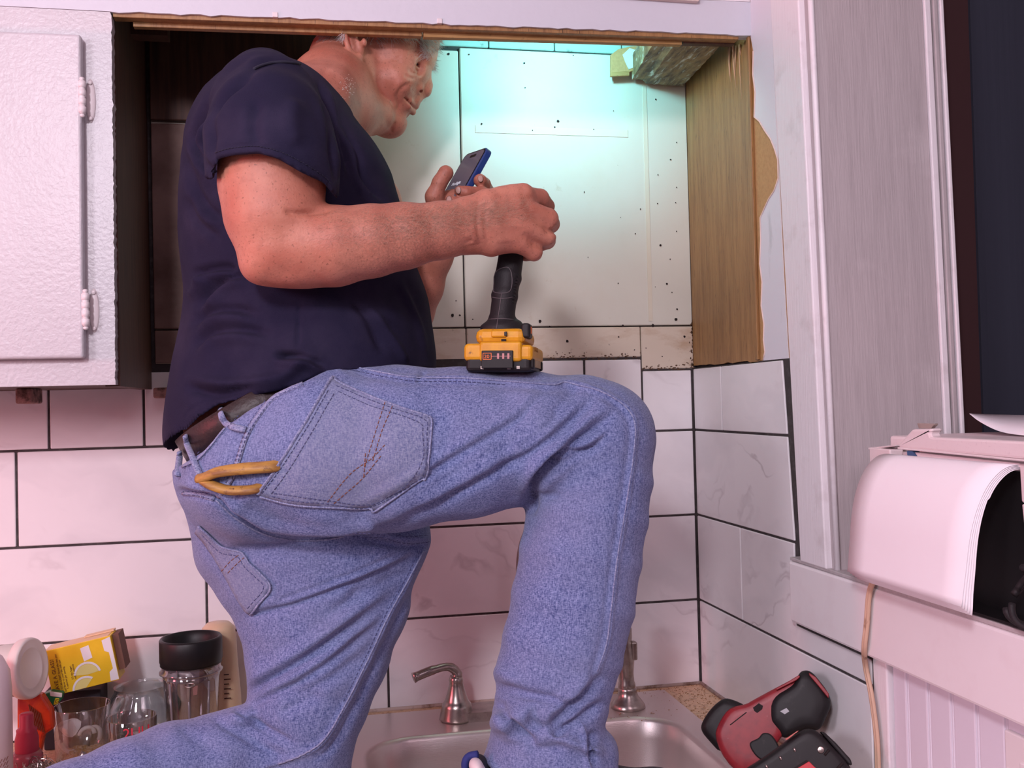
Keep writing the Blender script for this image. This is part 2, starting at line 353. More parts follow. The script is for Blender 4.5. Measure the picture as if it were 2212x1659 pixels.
for i in range(70):
    p = atY(1496+random.gauss(0, 3), random.uniform(690, 800), YB); rr = random.uniform(.0006, .002)
    vs = [bm.verts.new((min(p[0], .722)+rr*math.cos(a*PI/3)*.8, YB-.0016, p[2]+rr*1.4*math.sin(a*PI/3))) for a in range(6)]
    bm.faces.new(vs)
o = from_bm('grime', bm, mat('grime', (.11, .06, .035), .9), wb); tag(o, kind='stuff')

wr = empty('wall_right', (XW, YW, 0), kind='structure')
YE = .02                                               # near end of what the frame can show
box('grout_bed', (XW-.0025, 1.19, ZC+.0), (XW+.10, YW+.1, 1.15), M_grout, wr)
box('grout_bed', (XW-.0025, 1.38, 1.15), (XW+.10, YW+.1, 1.507), M_grout, wr)
box('upper_wall', (XW+.004, 1.325, 1.5), (XW+.10, YW+.1, 2.75), M_grout, wr)
box('lower_wall', (XW+.012, -1.6, 0), (XW+.10, 1.19, 1.18), M_paint2, wr)
box('near_wall', (XW+.004, -1.6, 1.1), (XW+.10, .05, 2.75), M_paint2, wr)
def edgeY(z): return 1.388+(z-1.2)*.085                # the casing's slightly leaning edge
def rtile(y0, y1, z0, z1, slant=True):
    """tile on the right wall; y0 near side cut along the casing"""
    a, b = (edgeY(z0)+.006 if y0 is None else y0), (edgeY(z1)+.006 if y0 is None else y0)
    pts = [(XW+.006, a+G/2, z0+G/2), (XW+.006, b+G/2, z1-G/2), (XW+.006, y1-G/2, z1-G/2), (XW+.006, y1-G/2, z0+G/2)]
    plate('tile', pts, (-.011, 0, 0), M_tile, wr, bev=.0012, seg=1)
rtile(None, 1.66, ZR[3], 1.507); rtile(1.66, YW-.006, ZR[3], 1.507)
rtile(None, YW-.006, ZR[2], ZR[3])
rtile(1.595, YW-.006, 1.0565, ZR[2])
z0_, z1_ = 1.0565+G/2, ZR[2]-G/2
plate('tile', [(XW+.006, 1.5945, z0_), (XW+.006, 1.5945, z1_), (XW+.006, 1.4, z1_), (XW+.006, 1.402, 1.092), (XW+.006, 1.193, 1.092), (XW+.006, 1.193, z0_)], (-.011, 0, 0), M_tile, wr, bev=.0012, seg=1)
rtile(1.193, YW-.006, ZR[0], ZR[1])
# corner bead at the worktop
M_caulk = mat('caulk', (.5, .4, .36), .7, noise=(50, (.2, .12, .08), .5, .7))
tube('caulk_line', [(-.3, YW-.006, ZC+.002), (XW-.006, YW-.006, ZC+.002)], .004, M_caulk, wb, seg=6)
tube('caulk_line', [(XW-.006, YW-.007, ZC+.002), (XW-.006, 1.25, ZC+.002)], .004, M_caulk, wr, seg=6)

# white face board beside the opening, bitten away so the brown hardboard behind shows
pxs = [(1621, -60), (1621, 78), (1627, 110), (1626, 160), (1631, 200), (1629, 253), (1640, 262), (1652, 283), (1664, 300), (1673, 322), (1680, 345), (1681, 385), (1672, 412), (1660, 430), (1650, 452), (1642, 470),
       (1643, 520), (1641, 570), (1646, 610), (1644, 660), (1650, 700), (1649, 735), (1652, 760), (1648, 779), (1702, 774), (1692, 600), (1684, 430), (1676, 260), (1668, 60), (1663, -60)]
stile = empty('trim_1', (XW, 1.47, 1.5), kind='structure')
plate('hardboard', [(XW+.003, 1.515, 1.508), (XW+.003, 1.515, 2.20), (XW+.003, 1.40, 2.20), (XW+.003, 1.40, 1.508)], (-.004, 0, 0), M_hardb, stile)
pts = [atX(a, b, XW-.0035) for a, b in pxs]
plate('painted_board', pts, (.002, 0, 0), mat('bluish_white_paint', (.73, .72, .78), .5, bump=(50, .2), noise=(18, (.50, .50, .54), .6, .8, (2, 2, .5))), stile)
# torn bright fibre edge
edge = [atX(a, b, XW-.0042) for a, b in pxs[2:24]]
tube('torn_edge', edge, .0011, mat('torn_paper_edge', (.80, .62, .55), .9), stile, seg=5)

# ---------------- window in the right wall ----------------
win = empty('window_1', (XW, 1.3, 1.2), kind='structure')
XC = .702
def rpoly(pp, X): return [atX(a, b, X) for a, b in pp]
cas = [(XC, atX(1664, -80, XC)[1], 2.2), (XC, atX(1728, 1200, XC)[1], 1.202), (XC, 1.345, 1.202), (XC, 1.345, 2.2)]
yl0 = atX(1664, 0, XC)[1]; yl1 = atX(1728, 1200, XC)[1]; yg0 = atX(1723, 0, XC)[1]; yg1 = atX(1783, 1205, XC)[1]
zt = 2.25
def lerpy(a, b, z): return a+(b-a)*(2.04-z)/(2.04-1.2)
plate('casing_board', [(XC, lerpy(yl0, yl1, zt), zt), (XC, lerpy(yl0, yl1, 1.201), 1.201), (XC, lerpy(yg0, yg1, 1.201), 1.201), (XC, lerpy(yg0, yg1, zt), zt)], (.026, 0, 0), M_paint2, win, bev=.002)
X2 = .712
ye0 = atX(1748, 0, X2)[1]; ye1 = atX(1806, 1208, X2)[1]
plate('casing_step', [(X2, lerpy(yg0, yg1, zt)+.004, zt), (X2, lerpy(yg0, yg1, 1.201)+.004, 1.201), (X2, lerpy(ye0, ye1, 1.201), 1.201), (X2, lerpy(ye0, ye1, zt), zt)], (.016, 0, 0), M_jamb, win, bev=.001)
YJ = ye0-.002
tube('casing_bead', [(X2+.001, lerpy(ye0, ye1, z)-.002, z) for z in (2.25, 1.9, 1.6, 1.201)], .0048, M_paint2, win, seg=8)
yj0, yj1 = lerpy(ye0, ye1, zt)-.004, lerpy(ye0, ye1, 1.201)-.004
def jx(px, py, Y): return atY(px, py, Y)[0]
xj = jx(2003, 300, YJ)
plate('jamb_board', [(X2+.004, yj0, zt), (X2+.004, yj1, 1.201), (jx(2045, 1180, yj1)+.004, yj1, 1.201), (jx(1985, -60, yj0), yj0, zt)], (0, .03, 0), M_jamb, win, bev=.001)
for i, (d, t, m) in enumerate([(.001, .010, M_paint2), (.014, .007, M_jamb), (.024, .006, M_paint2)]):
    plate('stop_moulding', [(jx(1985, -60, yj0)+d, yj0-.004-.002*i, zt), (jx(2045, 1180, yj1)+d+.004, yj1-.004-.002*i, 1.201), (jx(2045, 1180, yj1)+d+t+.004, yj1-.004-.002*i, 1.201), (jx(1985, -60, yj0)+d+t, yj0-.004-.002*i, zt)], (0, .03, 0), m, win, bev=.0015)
# stool and apron
plate('apron', [(XC, 1.386, 1.103), (XC, 1.386, 1.196), (XC, 1.187, 1.197), (XC, YE, 1.197), (XC, YE, 1.103), (XC, 1.187, 1.103)], (.024, 0, 0), M_paint3, win, bev=.004)
plate('sill_board', [(XC+.0015, 1.384, 1.197), (XC+.0015, YE, 1.197), (1.55, YE, 1.197), (1.55, 1.384, 1.197)], (0, 0, .005), M_jamb, win, bev=.001)
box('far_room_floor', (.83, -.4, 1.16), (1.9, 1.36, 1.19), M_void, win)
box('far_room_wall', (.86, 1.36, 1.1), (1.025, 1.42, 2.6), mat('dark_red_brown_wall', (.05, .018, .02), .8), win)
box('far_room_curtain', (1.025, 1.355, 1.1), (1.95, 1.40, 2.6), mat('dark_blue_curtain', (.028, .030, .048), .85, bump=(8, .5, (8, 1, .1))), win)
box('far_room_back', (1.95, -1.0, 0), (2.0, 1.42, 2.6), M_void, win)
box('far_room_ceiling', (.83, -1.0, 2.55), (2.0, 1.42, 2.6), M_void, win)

# wainscot under the sill: boards one by one
ws = empty('wall_wainscot', (XW, 1.15, .9), kind='structure')
M_bead = mat('bead_board_paint', (.70, .66, .74), .45, bump=(70, .1))
box('corner_board', (XW-.004, 1.158, .80), (XW+.012, 1.190, 1.103), M_paint2, ws, bev=.002)
ys = [1.156, 1.122, 1.078, 1.033, .988, .940, .893, .845, .80, .75, .70, .65, .60, .55, .50, .45, .40]
for a, b in zip(ys[:-1], ys[1:]):
    box('bead_board', (XW+.003, b+.0045, .0), (XW+.012, a-.0006, 1.103), M_bead, ws, bev=.0025)
    tube('bead', [(XW+.006, b+.002, .0), (XW+.006, b+.002, 1.103)], .0022, M_bead, ws, seg=6)
# outlet plate at the frame's corner
ol = empty('outlet_cover', (XW, .92, 1.03), 'white wall outlet cover plate on the grooved boards under the sill', 'outlet')
box('cover_plate', (XW-.004, .855, .96), (XW+.003, .936, 1.083), M_white, ol, bev=.002)
for z in (1.0, 1.043):
    r_ = box('socket', (XW-.006, .880, z-.014), (XW-.002, .912, z+.014), M_white, ol, bev=.002)
    box('slot', (XW-.0066, .889, z-.006), (XW-.0055, .8915, z+.006), M_black, r_); box('slot', (XW-.0066, .900, z-.006), (XW-.0055, .9025, z+.006), M_black, r_)

# ---------------- wall cabinet ----------------
cab = empty('wall_cabinet', (.2, YF, 1.5), 'white painted wall cabinet with its middle section opened up over the sink', 'cabinet')
def ragged(p0, p1, n, amp, ax):
    out = []
    for i in range(n+1):
        t = i/n; q = np.array(p0)*(1-t)+np.array(p1)*t
        if 0 < i < n: q[ax] += random.gauss(0, amp)
        out.append(q)
    return out
# left stile with cut ragged edge, top rail
xL = -.289
left = [(-1.2, YF, 1.489), (xL, YF, 1.489)]+ragged((xL, YF, 1.495), (xL+.003, YF, 2.03), 130, .0005, 0)[0:]+[(xL+.001, YF, 2.0355), (-1.2, YF, 2.0355)]
plate('face_frame', left, (0, .02, 0), M_paint, cab)
rail = [(-1.2, YF-.001, 2.036)]+ragged((-.29, YF-.001, 2.036), (.7205, YF-.001, 2.051), 70, .0008, 2)+[(.7205, YF-.001, 2.107), (-.3, YF-.001, 2.091), (-1.2, YF-.001, 2.086)]
plate('top_rail', rail, (0, .02, 0), mat('work_lit_rail_paint', (.60, .62, .68), .45, bump=(60, .3)), cab)  # bluish cast of the work light is mixed into the rail colour
plate('upper_frame', [(-1.2, YF, 2.087), (-.3, YF, 2.092), (.7205, YF, 2.108), (.7205, YF, 2.5), (-1.2, YF, 2.5)], (0, .02, 0), M_paint2, cab)
plate('upper_door', [(-.02, YF-.012, 2.103), (.626, YF-.012, 2.0985), (.626, YF-.012, 2.5), (-.02, YF-.012, 2.5)], (0, .012, 0), mat('pinkish_door_paint', (.72, .58, .55), .5), cab, bev=.002)
# raw wood under the top rail: sawn strips
def strip(x0, x1, z0, z1, y0, y1, m): plate('wood_strip', [(x0, y0, z0[0]), (x1, y0, z0[1]), (x1, y0, z1[1]), (x0, y0, z1[0])], (0, y1-y0, 0), m, cab, bev=.0008)
strip(-.285, .7, (2.030, 2.045), (2.042, 2.055), YF+.004, YF+.022, M_wood)
strip(-.26, .172, (2.024, 2.031), (2.045, 2.050), YF+.022, YF+.034, M_wood)
strip(.175, .607, (2.030, 2.0385), (2.050, 2.055), YF+.022, YF+.034, M_woodE)
strip(.61, .70, (2.041, 2.043), (2.055, 2.056), YF+.022, YF+.034, M_woodD)
for x in (-.052, .198):
    box('dowel_stub', (x-.004, YF-.003, 2.036+.015*(x+.29)), (x+.004, YF+.02, 2.044+.015*(x+.29)), M_white, cab, bev=.001)
# sides and inside
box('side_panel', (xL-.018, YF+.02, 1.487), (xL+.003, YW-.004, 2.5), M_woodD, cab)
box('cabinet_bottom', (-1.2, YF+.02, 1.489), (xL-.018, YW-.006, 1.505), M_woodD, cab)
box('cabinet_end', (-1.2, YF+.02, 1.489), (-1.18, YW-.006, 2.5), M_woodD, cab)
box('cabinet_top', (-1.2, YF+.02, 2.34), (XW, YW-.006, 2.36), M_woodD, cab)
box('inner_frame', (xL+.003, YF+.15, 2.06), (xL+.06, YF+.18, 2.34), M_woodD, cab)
rp = [(.7215, 1.5025, 1.508), (.7215, 1.5025, 2.06), (.7215, YW-.004, 2.34), (.7215, YW-.004, 1.509)]
rp = [(.7215, 1.5025, 1.508)]+ragged((.7215, 1.512, 1.508), (.7215, YW-.004, 1.512), 14, .0015, 2)[1:]+[(.7215, YW-.004, 2.34), (.7215, 1.5025, 2.34)]
plate('wood_side_panel', rp, (.006, 0, 0), M_wood, cab)
box('panel_edge', (.7165, 1.503, 1.51), (.7215, 1.512, 2.055), M_wood, cab, bev=.001)
for x, w_, h in ((-.44, .022, .018), (-.262, .026, .012)):
    o = box('wood_cleat', (x-w_/2-.002, YF+.10 if x < -.3 else YW-.05, 1.487-h-.004), (x+w_/2, YF+.16 if x < -.3 else YW-.006, 1.489), mat('rough_cleat_%d' % int(x*-100), (.30, .15, .13), .8, noise=(60, (.08, .04, .03), .45, .6)), cab, bev=.003)
# left door
door = plate('cabinet_door', [(-1.1, YF-.020, 1.527), (-.3275, YF-.020, 1.5275), (-.3245, YF-.020, 1.9935), (-1.1, YF-.020, 1.988)], (0, .019, 0), M_paint, cab, bev=.004, seg=3)
for hz in (1.903, 1.597):
    h = lathe('hinge', [(0, -.0015), (.0095, -.0015), (.0095, 0), (.007, .0015), (0, .002)], M_white, (-.3165, YF-.0005, hz), cab, seg=24,
              tilt=Matrix.Rotation(PI/2, 4, 'X') @ Matrix.Diagonal((.75, 3.4, 1, 1)))
    tube('hinge_barrel', [(-.3245, YF-.017, hz-.024), (-.3245, YF-.017, hz+.024)], .0046, M_white, h, seg=12)
    for k in range(4): lathe('knuckle', [(.0045, -.0045), (.0056, -.004), (.0056, .004), (.0045, .0045)], M_white, (-.3245, YF-.017, hz-.018+k*.012), h, seg=14)
    for s in (-1, 1):
        lathe('screw', [(0, .0), (.0032, .0), (.0032, .0015), (.002, .0024), (0, .0024)], M_white, (-.3165, YF-.002, hz+s*.026), h, seg=12, tilt=Matrix.Rotation(PI/2, 4, 'X'))
    for s in (-1, 1): lathe('barrel_tip', [(0, -.003), (.003, -.002), (.004, 0), (.003, .002), (0, .003)], M_white, (-.3245, YF-.017, hz+s*.0265), h, seg=10)

# broken block under the cabinet top, right corner, with its torn hardboard scrap and splinters
blk = empty('broken_wood_block', (.66, 1.66, 2.06), 'splintered paint-stained wooden block left hanging in the upper right of the opening', 'wood block')
M_blk = mat('peeling_stained_wood', (.30, .21, .10), .6, noise=[(16, (.10, .06, .035), .42, .62, (6, 1, 2)), (30, (.66, .70, .64), .56, .72, (5, .8, 2)), (90, (.12, .08, .05), .6, .75)], bump=(60, .15, (6, 1, 2)))
q = [(1372, 150), (1362, 178), (1390, 187), (1470, 187), (1488, 178), (1530, 134), (1558, 100), (1552, 88), (1480, 84), (1428, 88)]
def lineX(px, py, Y): return atY(px, py, Y)
# a beam running from the wall forward (its underside shows)
A = [atY(1366, 178, 1.78), atY(1474, 187, 1.78), atY(1556, 98, 1.56), atY(1425, 80, 1.56)]
bm = bmesh.new(); nu, nv = 14, 24; grid = []
for i in range(nv+1):
    row = []
    for j in range(nu+1):
        s, t = j/nu, i/nv
        p = (A[0]*(1-s)+A[1]*s)*(1-t)+(A[3]*(1-s)+A[2]*s)*t
        step = -.010 if s < .22 else 0
        p = p+np.array([random.gauss(0, .0005), 0, random.gauss(0, .0004)-step*.6+.001*math.sin(s*9+t*3)])
        if i in (0, nv): p[1] += random.gauss(0, .004)
        row.append(bm.verts.new(p))
    grid.append(row)
for i in range(nv):
    for j in range(nu): bm.faces.new((grid[i][j], grid[i][j+1], grid[i+1][j+1], grid[i+1][j]))
r_ = bmesh.ops.extrude_face_region(bm, geom=list(bm.faces))
for v in r_['geom']:
    if isinstance(v, bmesh.types.BMVert): v.co.z += .045
from_bm('stained_block', bm, M_blk, blk)
sc_ = [(1320, 118), (1336, 106), (1362, 100), (1392, 98), (1398, 112), (1388, 130), (1380, 150), (1362, 154), (1358, 158), (1320, 164)]
plate('hardboard_scrap', [atY(a, b, 1.775) for a, b in sc_], (0, .008, 0), M_hardb, blk, bev=.001)
plate('white_patch', [atY(a, b, 1.7735) for a, b in [(1345, 118), (1360, 104), (1388, 112), (1396, 128), (1376, 142), (1358, 150), (1350, 132)]], (0, .001, 0), mat('chalky_patch', (.62, .66, .66), .9, noise=(90, (.40, .40, .36), .55, .7)), blk)
plate('scrap_lip', [atY(a, b, 1.770) for a, b in [(1320, 156), (1360, 153), (1360, 163), (1319, 165)]], (0, .006, 0), M_woodE, blk, bev=.001)
for (a, b, c, d, r) in [(1574, 98, 1578, 178, 3.0), (1582, 96, 1590, 192, 2.2), (1590, 98, 1588, 160, 2.2), (1596, 96, 1602, 214, 1.4), (1598, 96, 1600, 120, 2.6), (1584, 95, 1586, 120, 4), (1577, 100, 1575, 165, 3)]:
    p0, p1 = atX(a, b, .719), atX(c, d, .7205); p0 = np.array(p0); p1 = np.array(p1)
    tube('splinter', [p0, (p0+p1)/2+np.array([-.0008, 0, 0]), p1], [r*.0007, r*.0006, .0002], mat('fresh_splinter_%d%d' % (a, c), (.58, .34, .22), .8), blk, seg=5)

# ---------------- worktop, sink ----------------
base = empty('base_cabinet', (-.3, 1.5, 0), 'white base cabinets carrying the worktop under the sink', 'cabinet')
box('cabinet_body', (-1.6, 1.22, .10), (-.03, 1.79, .855), M_paint2, base); box('toe_kick', (-1.6, 1.28, 0), (.71, 1.75, .10), M_woodD, base)
box('sink_cabinet_front', (-.03, 1.20, .10), (.715, 1.215, .855), M_paint2, base); box('cabinet_floor', (-.03, 1.215, .10), (.715, 1.79, .12), M_woodD, base)
bx0, bx1, by0, by1 = .045, .605, 1.285, 1.648
def rrect(x0, x1, y0, y1, r, n=8):
    out = []
    for cx, cy, a0 in ((x1-r, y1-r, 0), (x0+r, y1-r, 90), (x0+r, y0+r, 180), (x1-r, y0+r, 270)):
        for k in range(n+1):
            a = math.radians(a0+90*k/n); out.append((cx+r*math.cos(a), cy+r*math.sin(a)))
    return out
def ring_slab(name, outer, inner, z0, z1, m, parent=None):
    """flat slab with a hole, both outlines with the same point count"""
    n = len(outer); V = []; Fc = []
    for z in (z0, z1):
        V += [(a, b, z) for a, b in outer]; V += [(a, b, z) for a, b in inner]
    for i in range(n):
        j = (i+1) % n
        Fc += [(2*n+i, 2*n+j, 3*n+j, 3*n+i), (i, n+i, n+j, j), (i, j, 2*n+j, 2*n+i), (n+i, 3*n+i, 3*n+j, n+j)]
    return pymesh(name, V, Fc, m, parent)
hole = rrect(bx0, bx1, by0, by1, .085)
def spread(n, x0, x1, y0, y1, ref):
    out = []
    for a, b in ref:
        cx, cy = (bx0+bx1)/2, (by0+by1)/2; dx, dy = a-cx, b-cy
        t = min((x1-cx if dx > 0 else cx-x0)/max(abs(dx), 1e-6), (y1-cy if dy > 0 else cy-y0)/max(abs(dy), 1e-6)); out.append((cx+dx*t, cy+dy*t))
    for X, Y in ((x0, y0), (x1, y0), (x1, y1), (x0, y1)):
        k = min(range(len(out)), key=lambda i: (out[i][0]-X)**2+(out[i][1]-Y)**2); out[k] = (X, Y)
    return out
ring_slab('worktop', spread(0, -1.6, XW-.008, 1.165, YW-.007, hole), hole, ZC-.036, ZC, M_counter)
tag(bpy.data.objects['worktop'], 'speckled brown laminate worktop running along the tiled back wall', 'worktop')
sink = empty('kitchen_sink', (.325, 1.5, ZC), 'brushed stainless steel drop-in sink in the worktop', 'sink')
inn = rrect(bx0+.012, bx1-.012, by0+.012, by1-.012, .08)
out_ = spread(0, .005, .632, 1.235, 1.765, inn)
ring_slab('rim', out_, inn, ZC+.0005, ZC+.004, M_steel, sink)
prof = [(0, .004), (.004, .0035), (.008, -.004), (.011, -.03), (.018, -.13), (.03, -.165), (.07, -.178)]
V = []; n = len(inn)
for d, z in prof: V += [(x, y, ZC+z) for x, y in rrect(bx0+.012+d, bx1-.012-d, by0+.012+d, by1-.012-d, max(.08-d*.4, .03))]
Fc = [(k*n+i, k*n+(i+1) % n, (k+1)*n+(i+1) % n, (k+1)*n+i) for k in range(len(prof)-1) for i in range(n)]+[tuple(range((len(prof)-1)*n, len(prof)*n))]
pymesh('basin', V, Fc, M_steel, sink, True)
lathe('drain', [(0, .002), (.02, .002), (.03, .004), (.042, .004), (.044, 0)], M_nickel, (.32, 1.46, ZC-.178), sink)

# faucet: handle on a deck plate, gooseneck spout behind the leg
fa = empty('faucet', (.30, 1.70, ZC+.004), 'brushed nickel faucet with a lever handle and a tall spout half hidden by the leg', 'faucet')
zf = ZC+.004
pl = rrect(.196, .42, 1.675, 1.735, .03, 6)
bm = bmesh.new(); a = [bm.verts.new((x, y, zf)) for x, y in pl]; b = [bm.verts.new((x*.97+.308*.03, y*.97+1.705*.03, zf+.016)) for x, y in pl]; bm.faces.new(a[::-1]); bm.faces.new(b)
for i in range(len(a)): bm.faces.new((a[i], a[(i+1) % len(a)], b[(i+1) % len(a)], b[i]))
from_bm('deck_plate', bm, M_nickel, fa)
hx, hy = .2265, 1.70
hd = lathe('handle_body', [(0, 0), (.030, 0), (.030, .004), (.026, .022), (.0255, .026), (.022, .030), (.020, .034), (.0165, .045), (.0130, .058), (.0120, .064), (.0130, .068), (.0105, .075), (0, .078)], M_nickel, (hx, hy, zf+.001), fa)
tube('lever', smoothline([(hx, hy, zf+.068), (hx+.001, hy-.002, zf+.082), (hx-.014, hy-.006, zf+.094), (hx-.042, hy-.012, zf+.092), (hx-.076, hy-.018, zf+.083)], 6),
     [.0095]*6+[.008]*6+[.007]*6+[.008]*6+[.0095], M_nickel, fa, seg=14)
sp0 = .353
tube('spout', smoothline([(sp0, 1.705, zf), (sp0-.001, 1.705, 1.08), (sp0-.002, 1.70, 1.17), (sp0+.01, 1.67, 1.225), (sp0+.03, 1.62, 1.235), (sp0+.045, 1.575, 1.20), (sp0+.05, 1.56, 1.16)], 8), .0115, M_nickel, fa, seg=16)
lathe('spout_collar', [(.028, 0), (.028, .005), (.02, .02), (.014, .045), (.0125, .06)], M_nickel, (sp0, 1.705, zf), fa)
spx, spy = .534, 1.685
spr = empty('side_sprayer', (spx, spy, zf), 'brushed nickel side sprayer standing in its holder right of the leg', 'sprayer')
lathe('holder', [(0, 0), (.031, 0), (.031, .004), (.027, .010), (.019, .020), (.016, .030), (.0165, .034), (.014, .036)], M_nickel, (spx, spy, zf), spr)
lathe('spray_handle', [(.014, .032), (.0155, .036), (.0155, .042), (.014, .046), (.0135, .060), (.0165, .085), (.0155, .105), (.0135, .120), (.0145, .128), (.0145, .140), (.011, .150), (0, .153)], M_nickel, (spx, spy, zf), spr, tilt=Matrix.Rotation(-.03, 4, 'Y'))
box('spray_trigger', (spx+.006, spy-.014, zf+.085), (spx+.017, spy+.002, zf+.118), M_nickel, spr, bev=.003)
# sawdust and crumbs spread over the worktop corner
bm = bmesh.new()
for i in range(900):
    x = random.uniform(.40, .715); y = random.uniform(1.60, 1.79)
    if x < .635 and y < 1.765 and random.random() < .85: continue
    s = random.uniform(.0006, .002); z = ZC+.0004+(.0042 if x < .632 and y < 1.765 else 0)
    vs = [bm.verts.new((x+s*math.cos(a), y+s*math.sin(a), z)) for a in (0, 2, 4)]+[bm.verts.new((x, y, z+s*.7))]
    for f in ((0, 1, 3), (1, 2, 3), (2, 0, 3)): bm.faces.new([vs[k] for k in f])
o = from_bm('sawdust', bm, mat('sawdust', (.36, .19, .09), .9), None); tag(o, 'brown sawdust and crumbs scattered in the worktop corner behind the sprayer', 'sawdust', None, 'stuff')

# ---------------- printer on the sill ----------------
pr = empty('printer', (.85, 1.0, 1.202), 'pale printer on the window sill with paper hanging from its output slot', 'printer')
M_pr = mat('pale_printer_plastic', (.72, .62, .63), .4, noise=(300, (.62, .52, .54), .6, .75))
XP = .735
box('body', (XP+.012, .60, 1.205), (1.02, 1.206, 1.372), M_pr, pr, bev=.004)
box('front_recess', (XP+.006, .912, 1.205), (XP+.013, 1.165, 1.366), M_black, pr)
box('recess_floor', (XP-.030, .62, 1.203), (XP+.012, 1.05, 1.206), M_black, pr)
def ppoly(name, pp, X, t, m, bev=.001): return plate(name, [atX(a, b, X) for a, b in pp], (t, 0, 0), m, pr, bev=bev)
ppoly('front_column', [(1877, 966), (1922, 971), (1922, 1040), (1880, 1055)], XP-.008, .02, M_pr, .002)
ppoly('front_column', [(2201, 1002), (2290, 1010), (2300, 1120), (2206, 1085)], XP-.012, .022, M_pr, .002)
ppoly('front_column', [(2206, 1088), (2300, 1122), (2310, 1290), (2222, 1240)], XP-.012, .022, M_pr, .002)
ppoly('top_lip', [(1975, 977), (2202, 1001), (2205, 1010), (1982, 987)], XP-.012, .016, M_pr, .001)
ppoly('blue_clip', [(1958, 973), (1970, 974), (1982, 986), (1959, 984)], XP-.009, .01, mat('blue_plastic', (.07, .16, .33), .4))
ppoly('tray_arm', [(1938, 962), (1970, 927), (2010, 926), (2012, 931), (2007, 936), (2009, 942), (2014, 944), (2290, 957), (2290, 1001), (2205, 992), (1943, 968)], XP-.016, .016, M_pr, .003)
ppoly('tray_ridge', [(1938, 966), (2290, 1001), (2290, 1005), (1938, 970)], XP-.020, .02, M_pr, .001)
ppoly('tray_guide', [(1980, 914), (2018, 915), (2018, 918), (2010, 926), (1984, 926)], XP, .006, mat('smoky_clear_plastic', (.6, .5, .45), .2, trans=.6), .001)
ppoly('tray_tab', [(1874, 967), (1934, 961), (1934, 964), (1876, 972)], XP-.004, .02, M_pr, .001)
box('scanner_lid', (XP+.02, .60, 1.372), (1.0, 1.19, 1.392), M_pr, pr, bev=.004)
def sheet(name, prof, y0, y1, m, label, dy0=0, ny=6):
    V = []; n = len(prof)
    for i, (x, z) in enumerate(prof):
        t = i/(n-1)
        for k in range(ny+1):
            s = k/ny; V.append((x, (y0+dy0*t)*(1-s)+y1*s, z))
    Fc = [(i*(ny+1)+k, i*(ny+1)+k+1, (i+1)*(ny+1)+k+1, (i+1)*(ny+1)+k) for i in range(n-1) for k in range(ny)]
    o = pymesh(name, V, Fc, m, None, True)
    md = o.modifiers.new('thick', 'SOLIDIFY'); md.thickness = .0004; md.offset = 0
    return tag(o, *label)
PP = [(.735, 1.3665), (.722, 1.3705), (.706, 1.366), (.690, 1.350), (.678, 1.325), (.6705, 1.295), (.6665, 1.26), (.662, 1.2215)]
PPs = smoothline([(a, 0, b) for a, b in PP], 5)
for k in range(5):
    lab = ('topmost white sheet curling out of the printer slot over the sill' if k == 0 else ['', 'second white sheet under the topmost one at the printer slot', 'third white sheet from the top of the printer pile', 'fourth white sheet, last but one in the printer pile', 'lowest white sheet of the pile hanging from the printer'][k], 'paper', 'sheets hanging from the printer')
    n = len(PPs)
    sheet('paper_sheet', [(p[0]+k*.0008+(i/n)*k*.0008, p[2]-k*.0011*(1 if i < n*.5 else .3)+(-.0016*k if i > n-3 else 0)) for i, p in enumerate(PPs)], .900+k*.0002, 1.146-k*.003, M_paper, lab, dy0=.020-k*.0022)
TPp = smoothline([atX(2094, 894, .84), atX(2118, 912, .84), atX(2160, 932, .84), atX(2215, 941, .84), atX(2300, 945, .84)], 6)
V = []
for p in TPp: V += [tuple(p+np.array([0, 0, .0])), tuple(p+np.array([.16, .02, .0]))]
# a loose sheet standing curled on the lid: near edge low, far corner lifted
V = []; n = len(TPp)
for i, p in enumerate(TPp):
    q_ = atX(*[(2094, 894), (2118, 895), (2160, 896), (2215, 898), (2300, 900)][min(int(round(i/(n-1)*4)), 4)], .92); w_ = i/(n-1)
    a_ = atX(2094+206*w_, 894+6*w_, .92); V += [tuple(p), tuple((np.array(p)+a_)/2+np.array([0, 0, -.002*math.sin(w_*PI)])), tuple(a_)]
o = pymesh('loose_sheet', V, [(3*i+k, 3*i+k+1, 3*i+4+k, 3*i+3+k) for i in range(n-1) for k in (0, 1)], M_paper, None, True)
md = o.modifiers.new('thick', 'SOLIDIFY'); md.thickness = .0004
tag(o, 'curved white sheet lying on top of the printer', 'paper')
cb = tube('cable_loop', [np.array([XP-.028, 0, 0])+np.array([.012*math.sin(a*3), .862+.035*math.cos(a), 1.236+.034*math.sin(a)]) for a in np.linspace(0, 5.9, 50)], .004, M_rubber, None, 8)
tag(cb, 'coiled black cable lying beside the printer at the right frame edge', 'cable')
cb2 = bmesh.new(); bm_tube(cb2, [np.array([XP-.034, 0, 0])+np.array([.006*math.sin(a*2), .862+.028*math.cos(a), 1.234+.027*math.sin(a)]) for a in np.linspace(.4, 6.1, 44)], .0035, 8)
from_bm('inner_coil', cb2, M_rubber, cb, True)

